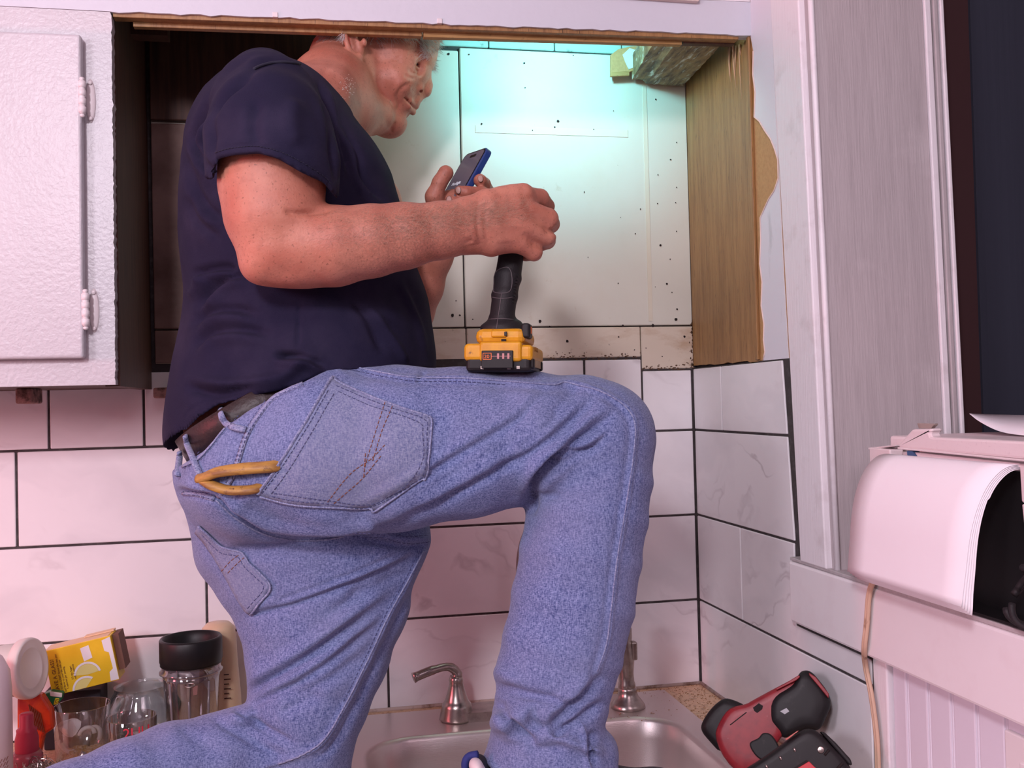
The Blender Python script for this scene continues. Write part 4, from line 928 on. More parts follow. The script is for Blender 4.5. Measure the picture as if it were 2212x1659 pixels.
def keep_big(V, Q, frac=.02):
    """drop stray islands"""
    n = len(V); lab = np.arange(n)
    E1 = np.concatenate([Q[:, [0, 1]], Q[:, [1, 2]], Q[:, [2, 3]], Q[:, [3, 0]]])
    while True:
        m = lab.copy(); np.minimum.at(m, E1[:, 0], lab[E1[:, 1]]); np.minimum.at(m, E1[:, 1], lab[E1[:, 0]]); m = m[m]; m = m[m]
        if np.array_equal(m, lab): break
        lab = m
    c = np.bincount(lab, minlength=n); ok = c[lab] > n*frac; remap = -np.ones(n, int); remap[ok] = np.arange(ok.sum())
    return V[ok], remap[Q[ok[Q[:, 0]]]]
def loft(Fd, st, k=.006, op='add', depth=None, ends=1.0):
    """stations (px, py, Y, radius in px across the picture, radius along the view in metres)"""
    P = [atY(a[0], a[1], a[2]) for a in st]; n = len(st)
    r = []
    for a, p in zip(st, P): r.append(a[3]*proj(p)[2]/F)
    U = []
    for i in range(n):
        t = P[min(i+1, n-1)]-P[max(i-1, 0)]; v = (P[i]-CAM)/np.linalg.norm(P[i]-CAM); u = np.cross(t, v); U.append(u/np.linalg.norm(u))
    for i in range(n-1):
        Fd.seg(P[i], P[i+1], U[i], U[i+1], r[i], r[i+1], st[i][4] if len(st[i]) > 4 else r[i], st[i+1][4] if len(st[i+1]) > 4 else r[i+1], k, op, ends)
def ball(Fd, px, py, Y, rx, ry, rd, ang=0, k=.006, op='add'):
    """ellipsoid with picture radii rx, ry (px, turned by ang degrees) and depth radius rd (m)"""
    C = atY(px, py, Y); s_ = proj(C)[2]/F; v = (C-CAM)/np.linalg.norm(C-CAM)
    a = math.radians(ang); d = ROT @ np.array([math.cos(a), math.sin(a), 0]); d -= v*d.dot(v); d /= np.linalg.norm(d); e = np.cross(v, d)
    Fd.ell(C, np.stack([d, e, v]), (rx*s_, ry*s_, rd), k, op)
def folds(V, Q, lines, extra=None):
    """press creases and raise ridges along lines given on the side seen in the photo"""
    N_ = vnormals(V, Q); px, py, dep = proj(V); view = (V-CAM)/np.linalg.norm(V-CAM, axis=1)[:, None]
    front = np.clip(-(N_*view).sum(1)*2.2, 0, 1); H = np.zeros(len(V))
    for ln in lines:
        pts, amp, w = ln[0], ln[1], ln[2]; side = ln[3] if len(ln) > 3 else 0
        P = np.array(smoothline([(a, b, 0) for a, b in pts], 5))[:, :2]; lo = P.min(0)-4*w; hi = P.max(0)+4*w
        sel = np.nonzero((px > lo[0]) & (px < hi[0]) & (py > lo[1]) & (py < hi[1]) & (front > 0))[0]
        if not len(sel): continue
        q = np.stack([px[sel], py[sel]], 1); best = np.full(len(sel), 1e9); sg = np.zeros(len(sel)); tt = np.zeros(len(sel))
        nS = len(P)-1
        for i in range(nS):
            d = P[i+1]-P[i]; L2 = d.dot(d); t = np.clip(((q-P[i])@d)/L2, 0, 1); c = q-(P[i]+t[:, None]*d); dd = np.hypot(c[:, 0], c[:, 1])
            m = dd < best; best[m] = dd[m]; sg[m] = (d[0]*c[m, 1]-d[1]*c[m, 0])/math.sqrt(L2); tt[m] = (i+t[m])/nS
        taper = np.clip(np.minimum(tt, 1-tt)*5, 0, 1) if not (len(ln) > 4 and ln[4]) else 1.0
        g = np.exp(-(best/w)**2)
        if side: g = g-.55*np.exp(-((sg-side*1.5*w)/(1.5*w))**2)*np.exp(-(np.maximum(best-3*w, 0)/w)**2)*(best < 4*w)
        H[sel] += amp*g*taper
    if extra is not None: H += extra(px, py, V)
    return V+N_*(H*front)[:, None]

person = empty('person', (.10, 1.35, ZC), 'grey-haired man in navy t-shirt and blue jeans kneeling on the worktop with one knee raised', 'person')

def cloth_noise(amp, sc):
    ph = rng.uniform(0, 6, 9); dr = rng.normal(size=(9, 3)); dr /= np.linalg.norm(dr, axis=1)[:, None]
    def f(px, py, V):
        h = np.zeros(len(V))
        for i in range(9): h += np.sin(V@dr[i]*sc*(1+.25*i)+ph[i]+1.5*np.sin(V@dr[(i+3) % 9]*sc*.6+ph[(i+5) % 9]))
        return amp*h/3
    return f

# ---- jeans ----
J_ = Field((-.62, 1.02, .885), (.53, 1.62, 1.52), .0030)
left_leg = [(655, 1090, 1.39, 215, .13), (695, 1180, 1.39, 236, .115), (697, 1300, 1.39, 186, .105), (688, 1400, 1.39, 154, .098), (670, 1500, 1.39, 129, .092), (655, 1600, 1.39, 108, .085), (652, 1690, 1.39, 95, .08)]
loft(J_, left_leg, .01)
loft(J_, [(660, 1690, 1.39, 92, .08), (560, 1635, 1.38, 92, .075), (470, 1635, 1.36, 88, .070), (370, 1655, 1.34, 88, .066), (270, 1690, 1.31, 86, .064), (150, 1735, 1.28, 84, .060), (20, 1780, 1.25, 84, .056), (-100, 1800, 1.23, 84, .056)], .012)
ball(J_, 520, 1552, 1.37, 62, 28, .05, -12, .008)
# pelvis and seat
ball(J_, 560, 1020, 1.37, 168, 158, .165, -20, .02)
loft(J_, [(590, 900, 1.38, 195, .150), (575, 985, 1.37, 188, .16)], .02)
ball(J_, 520, 1110, 1.43, 112, 95, .11, 20, .02)
ball(J_, 505, 1175, 1.42, 70, 90, .09, 40, .03)
# raised thigh
J2 = Field((-.62, 1.02, .885), (.53, 1.62, 1.52), .0030)
loft(J2, [(575, 1000, 1.31, 165, .125), (700, 975, 1.285, 189, .122), (850, 968, 1.27, 176, .112), (1000, 956, 1.26, 160, .102), (1130, 946, 1.25, 142, .094), (1255, 936, 1.25, 122, .086), (1296, 940, 1.25, 117, .084)], .012)
loft(J2, [(1290, 945, 1.25, 120, .084), (1281, 1030, 1.245, 127, .082), (1268, 1110, 1.24, 130, .082), (1254, 1200, 1.235, 130, .080), (1238, 1300, 1.23, 132, .078), (1216, 1400, 1.225, 130, .076), (1196, 1462, 1.222, 127, .074), (1192, 1520, 1.22, 117, .070), (1180, 1565, 1.22, 120, .070), (1186, 1640, 1.22, 143, .078), (1196, 1720, 1.22, 150, .085)], .010, ends=.4)
ball(J2, 1125, 1470, 1.215, 62, 30, .05, 20, .006); ball(J2, 1190, 1590, 1.19, 120, 20, .05, 18, .008); ball(J2, 1275, 1530, 1.21, 38, 36, .05, 0, .008); ball(J2, 1290, 1625, 1.22, 44, 48, .05, 10, .008)
ball(J2, 1130, 1545, 1.2, 75, 34, .055, -18, .008)
A_, B_ = J_.D, J2.D; kk = .022; hh = np.clip(.5+.5*(A_-B_)/kk, 0, 1); zz = J_.ax[2][None, None, :]
kk = np.where(zz > 1.2, .018, .003).astype(np.float32); hh = np.clip(.5+.5*(A_-B_)/kk, 0, 1); J_.D = (A_+(B_-A_)*hh-kk*hh*(1-hh)).astype(np.float32)
# cut away above the waistband, and open the ankle
XX, YY, ZZ = np.meshgrid(*J_.ax, indexing='ij')
c_ = (np.stack([XX-CAM[0], YY-CAM[1], ZZ-CAM[2]], -1).astype(np.float32)) @ ROT.astype(np.float32)
PXG = CX+F*c_[..., 0]/c_[..., 2]; PYG = CY+F*c_[..., 1]/c_[..., 2]; del c_
def cutline(PXg, PYg, pts, dep=1.35):
    """signed distance (m) above a line drawn left to right: negative above it"""
    P = np.array(pts, float); f = np.interp(PXg, P[:, 0], P[:, 1]); sl_ = np.interp(PXg, (P[1:, 0]+P[:-1, 0])/2, np.diff(P[:, 1])/np.diff(P[:, 0]))
    return (PYg-f)/np.sqrt(1+sl_**2)*dep/F
wl_ = cutline(PXG, PYG, [(330, 1040), (395, 1003), (440, 975), (485, 925), (540, 885), (600, 853), (655, 826), (715, 795), (740, 780), (1500, 600)])
J_.D = np.maximum(J_.D, -wl_.astype(np.float32))
hl = cutline(PXG, PYG, [(900, 1520), (1018, 1604), (1029, 1624), (1064, 1662), (1110, 1700), (1180, 1735), (1500, 1760)])
J_.D = np.where((PXG > 930) & (PYG > 1480), np.maximum(J_.D, hl.astype(np.float32)), J_.D)
loft(J_, [(1105, 1700, 1.22, 62, .045), (1150, 1900, 1.22, 100, .07)], .004, 'carve', ends=.6)
J_.D = np.maximum(J_.D, (ZC+.004-ZZ).astype(np.float32))
del XX, YY, ZZ, PXG, PYG
V, Q = J_.mesh(3); V, Q = keep_big(V, Q); del J_, J2, A_, B_, hh, kk
C_ = -1
jf = [
 ([(1188, 826), (1125, 899), (1059, 942), (976, 992), (907, 1035), (820, 1085), (740, 1110)], -.0045, 9, 1),
 ([(1291, 846), (1258, 885), (1198, 942), (1132, 988), (1049, 1031), (966, 1078), (900, 1108), (840, 1128)], -.0065, 11, 1),
 ([(1331, 889), (1281, 925), (1232, 962), (1185, 1002), (1159, 1035), (1145, 1082)], -.010, 11, 1),
 ([(1321, 932), (1275, 968), (1215, 982), (1180, 1003), (1158, 1040)], -.006, 8, 1),
 ([(1300, 960), (1250, 985), (1200, 1010), (1165, 1050)], -.004, 8),
 ([(1262, 850), (1200, 905), (1150, 950), (1110, 980)], -.003, 8),
 ([(1205, 1005), (1165, 1040), (1147, 1085), (1140, 1100)], -.012, 12, 0, 1),
 ([(1120, 960), (1090, 1010), (1110, 1060), (1140, 1095)], -.004, 22),
 ([(1110, 1098), (1160, 1078), (1230, 1068)], -.004, 9),
 ([(395, 1062), (430, 1068), (466, 1077), (507, 1115), (561, 1148), (621, 1163), (681, 1165), (727, 1160), (780, 1148)], -.009, 9, -1, 1),
 ([(494, 1184), (561, 1193), (651, 1184), (742, 1166), (832, 1142), (900, 1126)], -.010, 13),
 ([(757, 1152), (817, 1153), (877, 1165), (940, 1162)], .004, 9),
 ([(757, 1170), (817, 1172), (877, 1182), (930, 1178)], -.006, 7),
 ([(901, 1202), (779, 1253), (687, 1287), (610, 1314), (527, 1333)], -.0075, 9, 1),
 ([(886, 1188), (779, 1234), (656, 1280), (564, 1313)], -.005, 8, -1),
 ([(900, 1225), (830, 1262), (760, 1300), (700, 1330)], -.004, 12),
 ([(850, 1285), (763, 1349), (687, 1405), (625, 1444), (552, 1488), (533, 1516)], -.009, 12, 1),
 ([(832, 1334), (770, 1385), (717, 1428), (641, 1477), (564, 1512), (540, 1530)], -.006, 10, 1),
 ([(800, 1400), (740, 1450), (670, 1490), (600, 1510)], -.004, 14),
 ([(920, 1185), (860, 1225), (790, 1265), (740, 1300)], -.004, 14),
 ([(700, 1500), (650, 1520), (600, 1545)], -.0035, 12),
 ([(914, 1190), (880, 1255), (840, 1328), (794, 1426), (748, 1518), (702, 1595), (656, 1629), (579, 1653)], .0035, 6, 0, 1),
 ([(932, 1200), (890, 1280), (850, 1360), (806, 1450), (762, 1540), (716, 1618), (660, 1650)], -.004, 7),
 ([(500, 1524), (530, 1545), (580, 1580), (640, 1610)], -.005, 9, 1),
 ([(455, 1545), (500, 1575), (560, 1610), (620, 1640)], -.0035, 10),
 ([(380, 1565), (430, 1600), (500, 1640)], -.002, 14),
 ([(760, 790), (840, 808), (900, 816), (999, 817), (1099, 824), (1192, 831), (1218, 826), (1248, 832), (1298, 846), (1348, 876), (1371, 915), (1368, 982), (1354, 1081), (1334, 1200), (1322, 1300), (1310, 1390), (1290, 1450)], .0024, 6, 1, 1),
 ([(920, 800), (910, 812), (900, 826)], -.003, 6), ([(1250, 835), (1215, 870), (1190, 900)], -.002, 9),
 ([(1068, 1453), (1074, 1482), (1107, 1495), (1188, 1512), (1240, 1520)], -.006, 10, 1),
 ([(1081, 1512), (1094, 1554), (1133, 1593), (1160, 1610)], -.008, 10, 1),
 ([(1305, 1456), (1253, 1512), (1208, 1547), (1188, 1580)], -.010, 12, 1),
 ([(1188, 1588), (1237, 1567), (1312, 1512)], -.008, 9),
 ([(1160, 1520), (1150, 1560), (1180, 1590)], -.004, 12), ([(1100, 1600), (1160, 1620), (1230, 1615)], -.004, 10),
 ([(1257, 1567), (1266, 1612), (1270, 1658)], .004, 5, 0, 1), ([(1283, 1577), (1277, 1612), (1280, 1655)], -.008, 8),
 ([(1029, 1622), (1045, 1640), (1070, 1664)], .002, 8),
 ([(560, 1050), (520, 1085), (490, 1110)], .003, 20), ([(640, 1120), (780, 1130), (900, 1100)], .004, 24),
 ([(900, 905), (1000, 900), (1080, 880)], -.002, 26), ([(1130, 1180), (1190, 1160), (1260, 1150)], -.0015, 20), ([(1230, 1240), (1225, 1330), (1205, 1420)], -.0015, 26),
]
jf = [(a[0], a[1]*1.35, *a[2:]) for a in jf]
V = folds(V, Q, jf, cloth_noise(.0009, 55))
jeans = fastmesh('jeans', V, Q, denim_mat(), person); jeans['label'] = 'faded blue denim jeans'
BV = BVHTree.FromPolygons([tuple(v) for v in V], [tuple(q) for q in Q.tolist()])
def hit(bv, px, py, off=.001):
    r = ray(px, py); r = r/np.linalg.norm(r); h = bv.ray_cast(Vector(CAM), Vector(r))
    if h[0] is None: return None, None
    n = np.array(h[1]); n = n if n.dot(r) < 0 else -n
    return np.array(h[0])+n*off, n
def surf_tube(bv, pts, rad, off, m, name, parent, flat=1.0, n=5, seg=6, label=None):
    P = [hit(bv, p[0], p[1], off)[0] for p in smoothline([(a, b, 0) for a, b in pts], n)]; P = [p for p in P if p is not None]
    # drop jumps in depth
    out = [P[0]]
    for p in P[1:]:
        if np.linalg.norm(p-out[-1]) < .05: out.append(p)
    if len(out) < 2: return None
    o = tube(name, out, rad, m, parent, seg, flat)
    if label: o['label'] = label
    return o
def stitches(bv, lines, m, name, parent, off=.0012, r=.00055, dash=7, gap=3.5):
    bm = bmesh.new()
    for pts in lines:
        P = np.array(smoothline([(a, b, 0) for a, b in pts], 8))[:, :2]; s = np.concatenate([[0], np.cumsum(np.hypot(*np.diff(P, axis=0).T))]); t = 0
        while t+dash < s[-1]:
            q = [hit(bv, np.interp(t+d, s, P[:, 0]), np.interp(t+d, s, P[:, 1]), off)[0] for d in (0, dash/2, dash)]
            if all(k is not None for k in q) and np.linalg.norm(q[0]-q[2]) < .02: bm_tube(bm, q, r, 4)
            t += dash+gap
    o = from_bm(name, bm, m, parent, True); o['kind'] = 'stuff'; return o
from mathutils.geometry import delaunay_2d_cdt
def patch(bv, poly, step, off, thick, m, name, parent, smoothn=0):
    B = []
    for (a, b), (c, d) in zip(poly, poly[1:]+poly[:1]):
        n = max(1, int(math.hypot(c-a, d-b)/step)); B += [(a+(c-a)*i/n, b+(d-b)*i/n) for i in range(n)]
    xs, ys_ = [p[0] for p in B], [p[1] for p in B]
    def inside(x, y):
        r = False
        for (a, b), (c, d) in zip(B, B[1:]+B[:1]):
            if (b > y) != (d > y) and x < (c-a)*(y-b)/(d-b)+a: r = not r
        return r
    def near(x, y): return min((x-a)**2+(y-b)**2 for a, b in B) < (step*.6)**2
    I = [(x, y) for x in np.arange(min(xs), max(xs), step) for y in np.arange(min(ys_), max(ys_), step) if inside(x, y) and not near(x, y)]
    pts = B+I; nb = len(B)
    vv, ee, ff, *_ = delaunay_2d_cdt([Vector((float(a), float(b))) for a, b in pts], [(i, (i+1) % nb) for i in range(nb)], [], 1, 1e-4)
    P = []; last = None
    for v in vv:
        h = hit(bv, v[0], v[1], off)[0]; h = h if h is not None else last; P.append(h); last = h
    o = pymesh(name, P, ff, m, parent, True); md = o.modifiers.new('thick', 'SOLIDIFY'); md.thickness = thick; md.offset = 0
    return o
Z1 = lambda pp: [(380+a/3.318, 750+b/3.318) for a, b in pp]
M_dn2 = denim_mat('denim_pocket', (.11, .13, .27), (.29, .32, .46), 1.3); M_dn3 = denim_mat('denim_seam', (.09, .11, .25), (.40, .43, .60), .6)
M_st = mat('rust_thread', (.22, .08, .045), .8); M_st2 = mat('blue_thread', (.07, .08, .19), .8)
pk = Z1([(1130, 225), (1175, 265), (1400, 360), (1560, 420), (1790, 495), (1825, 520), (1825, 620), (1790, 930), (1740, 960), (1440, 1165), (1380, 1150), (1060, 1140), (830, 1120), (600, 1062), (575, 1045), (620, 1010), (740, 850), (900, 600), (1080, 290)])
o = patch(BV, pk, 9, .0022, .0016, M_dn2, 'back_pocket', jeans); o['label'] = 'greyish back pocket with worn hems'
pb = [(1130, 225), (1175, 265), (1400, 360), (1560, 420), (1790, 495), (1825, 525), (1825, 620), (1790, 930), (1740, 960), (1440, 1165), (1380, 1150), (1060, 1140), (830, 1120), (600, 1062)]
surf_tube(BV, Z1(pb), .0014, .0026, M_dn3, 'pocket_edge', o); surf_tube(BV, Z1([(590, 1050), (620, 1010), (740, 850), (900, 600), (1080, 290), (1125, 235)]), .0030, .0034, M_dn3, 'pocket_hem', o, flat=.5)
stitches(BV, [Z1(a) for a in ([(1150, 290), (1390, 385), (1540, 440), (1770, 520), (1795, 620), (1760, 910), (1430, 1130), (1060, 1110), (840, 1090), (660, 1050)], [(1165, 330), (1390, 425), (1500, 460), (1730, 540), (1765, 620), (1735, 880), (1415, 1105), (1060, 1085), (700, 1035)],
    [(690, 1040), (820, 870), (970, 620), (1140, 330)], [(620, 1040), (770, 850), (930, 600), (1090, 320)])], M_st2, 'pocket_stitching', o, .0036)
stitches(BV, [Z1(a) for a in ([(1500, 400), (1430, 620), (1360, 840), (1345, 940)], [(1550, 430), (1480, 600), (1420, 790), (1400, 830)], [(1500, 700), (1400, 800), (1250, 900), (1100, 1080), (1070, 1130)], [(1470, 780), (1350, 920), (1200, 1050), (1120, 1120)], [(1360, 760), (1350, 900)])], M_st, 'decorative_stitching', o, .0034, .0006)
pk2 = [(431, 1133), (450, 1150), (480, 1178), (520, 1190), (540, 1215), (562, 1235), (587, 1267), (562, 1303), (541, 1326), (530, 1318), (512, 1290), (486, 1240), (462, 1200), (440, 1168), (424, 1150)]
o2 = patch(BV, pk2, 8, .0022, .0016, M_dn2, 'back_pocket', jeans); o2['label'] = 'left back pocket seen edge-on'
surf_tube(BV, [(431, 1134), (450, 1150), (480, 1178), (520, 1190), (540, 1215), (562, 1235), (586, 1267), (562, 1303), (541, 1325)], .0014, .0027, M_dn3, 'pocket_edge', o2)
stitches(BV, [[(440, 1152), (478, 1190), (514, 1200), (532, 1224), (553, 1244), (572, 1267), (550, 1298), (536, 1314)]], M_st2, 'pocket_stitching', o2, .0032)
stitches(BV, [[(482, 1232), (500, 1212), (520, 1196)], [(496, 1236), (515, 1216), (532, 1202)]], M_st, 'decorative_stitching', o2, .0032)
# seams
for ln, r_ in (([(655, 829), (597, 855), (561, 895), (531, 943), (512, 1000), (495, 1040), (470, 1072)], .0042), ([(397, 1064), (430, 1068), (464, 1077)], .0042), ([(396, 1006), (428, 991), (456, 962), (486, 925), (520, 893)], .0035), ([(757, 1153), (817, 1154), (877, 1166), (936, 1162)], .0040)):
    surf_tube(BV, ln, r_, .0002, M_dn3, 'seam', jeans, flat=.45)
    stitches(BV, [[(a+2, b+5) for a, b in ln], [(a-2, b-5) for a, b in ln]], M_st2, 'seam_stitching', jeans, .0028, .0005, 6, 4)
surf_tube(BV, [(760, 792), (840, 808), (900, 816), (999, 817), (1099, 824), (1192, 831), (1218, 826), (1248, 832), (1298, 846), (1348, 876), (1371, 915), (1368, 982), (1354, 1081), (1334, 1200), (1322, 1300), (1310, 1390), (1290, 1450)], .0010, .0006, M_dn3, 'side_seam', jeans, n=8)
surf_tube(BV, [(466, 1080), (507, 1118), (561, 1150), (621, 1165), (681, 1167), (727, 1162), (757, 1154)], .0012, .0006, M_dn3, 'seat_seam', jeans, n=8)
surf_tube(BV, [(914, 1190), (880, 1255), (840, 1328), (794, 1426), (748, 1518), (702, 1595), (656, 1629), (600, 1650)], .0012, .0008, M_dn3, 'inner_seam', jeans, n=8)
stitches(BV, [[(760, 800), (840, 816), (900, 824), (999, 825), (1099, 832)], [(906, 1190), (872, 1255), (832, 1328), (786, 1426), (740, 1518)]], M_st2, 'seam_stitching', jeans, .001, .0005)
h_, n_ = hit(BV, 794, 790, .001)
if h_ is not None: lathe('rivet', [(0, .0015), (.003, .0012), (.0042, 0), (0, 0)], mat('copper', (.45, .16, .10), .35, 1), h_, jeans, 14, tilt=Vector(n_).to_track_quat('Z', 'Y').to_matrix().to_4x4())
# belt: a band round the waist
bc = atY(580, 880, 1.385); s_ = proj(bc)[2]/F; bd = ROT @ np.array([.865, -.50, 0]); bd /= np.linalg.norm(bd); dep = np.array([.05, 1, 0]); dep -= bd*dep.dot(bd); dep /= np.linalg.norm(dep); bup = np.cross(bd, dep)
bup = bup if bup[2] > 0 else -bup
V = []; nb = 72
for i in range(nb):
    a = 2*PI*i/nb; ca, sa = math.cos(a), math.sin(a)
    for (dr, dz) in ((0, -.020), (.0035, -.019), (.0035, .019), (0, .020)): V.append(bc+bd*ca*(190*s_+dr)+dep*sa*(.157+dr)+bup*dz)
Fc = [(4*i+k, 4*((i+1) % nb)+k, 4*((i+1) % nb)+(k+1) % 4, 4*i+(k+1) % 4) for i in range(nb) for k in range(4)]
BVb = BVHTree.FromPolygons([tuple(map(float, v)) for v in V], Fc)
belt = pymesh('belt', V, Fc, mat('dark_leather', (.018, .010, .010), .45, bump=(160, .35), noise=(40, (.032, .016, .014), .5, .75)), person, True); belt['label'] = 'dark leather belt'
for k, pp in enumerate([[(476, 873), (480, 893), (490, 912), (508, 926), (534, 931)], [(406, 938), (411, 958), (421, 988), (431, 1008), (440, 1028)], [(394, 972), (392, 1000), (391, 1026)]]):
    Pq = []
    for a, b in pp:
        h1, h2 = hit(BVb, a, b, .0045)[0], hit(BV, a, b, .0045)[0]; c = [h for h in (h1, h2) if h is not None]
        Pq.append(min(c, key=lambda q: np.linalg.norm(q-CAM)) if c else (Pq[-1]+np.array([0, 0, -.008]) if Pq else atY(a, b, 1.30)))
    tube('belt_loop', smoothline(Pq, 5), .0042, M_dn3, jeans, 8, .5)

# ---- t-shirt ----
lo, hi, hS = (-.22, 1.06, 1.30), (.26, 1.72, 1.98), .0032
T = Field(lo, hi, hS)
loft(T, [(604, 246, 1.42, 104, .10), (590, 276, 1.42, 148, .15), (593, 335, 1.43, 186, .175), (624, 440, 1.43, 226, .175), (638, 520, 1.43, 235, .175), (651, 600, 1.43, 238, .180), (668, 700, 1.42, 257, .185), (667, 780, 1.41, 270, .185), (640, 850, 1.40, 262, .178), (600, 930, 1.39, 235, .17)], .012)
loft(T, [(640, 230, 1.55, 90, .07), (690, 320, 1.575, 82, .06), (745, 430, 1.575, 84, .06)], .02)
loft(T, [(655, 210, 1.47, 60, .07), (700, 262, 1.46, 62, .07)], .02)
S_ = Field(lo, hi, hS)
loft(S_, [(575, 222, 1.32, 96, .07), (578, 250, 1.27, 112, .075), (585, 300, 1.215, 127, .078), (590, 360, 1.195, 133, .080), (596, 440, 1.19, 132, .080)], .02)
XX, YY, ZZ = np.meshgrid(*T.ax, indexing='ij')
c_ = (np.stack([XX-CAM[0], YY-CAM[1], ZZ-CAM[2]], -1).astype(np.float32)) @ ROT.astype(np.float32)
PXG = CX+F*c_[..., 0]/c_[..., 2]; PYG = CY+F*c_[..., 1]/c_[..., 2]; del c_, XX, YY, ZZ
hem = cutline(PXG, PYG, [(400, 392), (462, 386), (470, 343), (500, 336), (560, 332), (600, 343), (650, 372), (700, 396), (726, 428), (760, 440)], 1.2)
S_.D = np.maximum(S_.D, hem.astype(np.float32))
loft(S_, [(584, 318, 1.20, 116, .066), (590, 380, 1.195, 123, .070), (596, 470, 1.19, 124, .070)], .003, 'carve', ends=.25)
A_ = T.D; B_ = S_.D; kk = .016; hh = np.clip(.5+.5*(A_-B_)/kk, 0, 1); T.D = (A_+(B_-A_)*hh-kk*hh*(1-hh)).astype(np.float32)
hem = cutline(PXG, PYG, [(330, 1000), (372, 988), (398, 948), (425, 905), (470, 876), (560, 852), (640, 832), (700, 805), (760, 800), (1000, 800)], 1.35)
T.D = np.maximum(T.D, hem.astype(np.float32))
loft(T, [(600, 870, 1.395, 205, .158), (575, 915, 1.39, 182, .160), (560, 1000, 1.38, 196, .165)], .004, 'carve', ends=.3)
# neck opening
loft(T, [(690, 190, 1.50, 74, .062), (790, 120, 1.56, 88, .066)], .004, 'carve', ends=.3)
V, Q = T.mesh(3); V, Q = keep_big(V, Q); del T, S_, A_, B_, hh, hem, PXG, PYG
tf = [
 ([(605, 130), (554, 146), (494, 198), (461, 250), (456, 300), (462, 345)], -.005, 7, 1),
 ([(543, 150), (475, 207), (430, 277), (424, 310), (448, 358), (482, 388)], -.006, 9, 1),
 ([(470, 225), (442, 290), (440, 330), (462, 372)], .004, 9), ([(410, 330), (418, 400), (450, 450), (490, 480)], -.004, 10, 1), ([(404, 420), (430, 480), (480, 520)], -.003, 10),
 ([(686, 160), (708, 250), (719, 318), (726, 400)], -.006, 7, -1), ([(700, 200), (728, 290), (760, 380)], -.004, 8, 1), ([(743, 272), (773, 331), (787, 385), (841, 445)], -.004, 7, 1),
 ([(640, 210), (628, 260), (640, 320)], .003, 22), ([(560, 210), (548, 270), (560, 320)], -.003, 16),
 ([(470, 322), (540, 314), (610, 328), (680, 366), (716, 396)], -.0012, 3),
 ([(412, 596), (461, 580), (515, 578)], -.007, 9, 1), ([(424, 668), (475, 610), (530, 590)], -.007, 9, 1), ([(414, 710), (448, 676), (505, 668), (560, 680)], -.005, 10, 1),
 ([(413, 760), (450, 720), (520, 712), (590, 722)], -.005, 10, 1), ([(590, 768), (651, 772), (705, 790)], -.008, 8, 1), ([(400, 812), (488, 830), (597, 818), (657, 780), (705, 788)], .006, 14),
 ([(400, 835), (470, 850), (560, 832)], -.004, 9), ([(646, 640), (645, 700), (641, 755)], -.0018, 3), ([(405, 640), (430, 625), (450, 600)], .004, 12),
 ([(790, 660), (850, 740), (880, 790)], .003, 8), ([(860, 600), (905, 700), (925, 780)], .0025, 8), ([(760, 640), (800, 700), (830, 770)], -.003, 10), ([(620, 640), (760, 690), (900, 660)], .002, 26),
 ([(395, 905), (420, 880), (470, 856), (560, 832), (640, 812)], -.0010, 3),
]
tf = [(a[0], a[1]*1.9, *a[2:]) for a in tf]
V = folds(V, Q, tf, cloth_noise(.0016, 40))
shirt = fastmesh('t_shirt', V, Q, mat('navy_cotton', (.014, .012, .033), .95, spec=.2, bump=(900, .3), noise=[(12, (.024, .020, .045), .45, .7), (420, (.30, .26, .30), .765, .80)]), person); shirt['label'] = 'navy blue t-shirt dusted with white specks'
BS = BVHTree.FromPolygons([tuple(v) for v in V], [tuple(q) for q in Q.tolist()])
M_nv = mat('navy_rib', (.022, .021, .040), .9)
surf_tube(BS, [(548, 150), (570, 141), (595, 136), (625, 136), (652, 141), (678, 152), (692, 166), (702, 184), (712, 204)], .0032, .0003, M_nv, 'collar_rib', shirt, .6)
stitches(BS, [[(466, 330), (500, 321), (560, 317), (610, 330), (660, 356), (700, 382), (716, 400)]], M_nv, 'hem_stitching', shirt, .0008, .0004, 5, 2)

# ---- body: head, neck, trunk, arms and hands as one surface ----
YH = 1.630
Bd = Field((-.19, 1.10, 1.38), (.36, 1.73, 2.17), .0021)
loft(Bd, [(662, 228, 1.47, 76, .075), (712, 198, 1.54, 84, .060), (755, 160, 1.605, 96, .048), (815, 120, YH+.005, 88, .052)], .02)       # neck
loft(Bd, [(655, 235, 1.47, 80, .07), (725, 240, 1.54, 70, .06), (790, 245, 1.60, 48, .05)], .02)
loft(Bd, [(600, 260, 1.43, 120, .13), (620, 420, 1.44, 190, .14), (640, 600, 1.44, 205, .15), (655, 760, 1.43, 225, .155), (575, 900, 1.385, 172, .140)], .03)   # trunk
H0 = len(Bd.ax[0])
ball(Bd, 835, 45, YH, 122, 118, .075, 20, .02)                                                    # skull
loft(Bd, [(838, 100, YH, 97, .070), (852, 155, YH, 74, .064), (845, 215, YH, 50, .050), (846, 262, YH, 28, .030)], .012)  # face
loft(Bd, [(772, 120, YH, 60, .069), (785, 185, YH, 60, .067), (805, 235, YH, 50, .058), (838, 266, YH, 30, .038)], .014)   # jaw
ball(Bd, 852, 172, 1.585, 42, 34, .026, 20, .014)                                                 # cheek
ball(Bd, 850, 266, YH, 26, 25, .026, 0, .010)                                                     # chin
ball(Bd, 910, 105, YH, 34, 50, .052, -10, .012)
ball(Bd, 918, 122, 1.604, 20, 15, .018, -60, .008); ball(Bd, 918, 120, 1.654, 20, 15, .018, -60, .008)  # brow
ball(Bd, 908, 146, 1.584, 10, 14, .008, 35, .010, 'carve')                                        # eye socket
loft(Bd, [(914, 145, YH, 9, .009), (919, 166, YH, 9, .011), (921, 184, YH, 12, .013), (919, 196, YH, 13.5, .014)], .007)   # nose
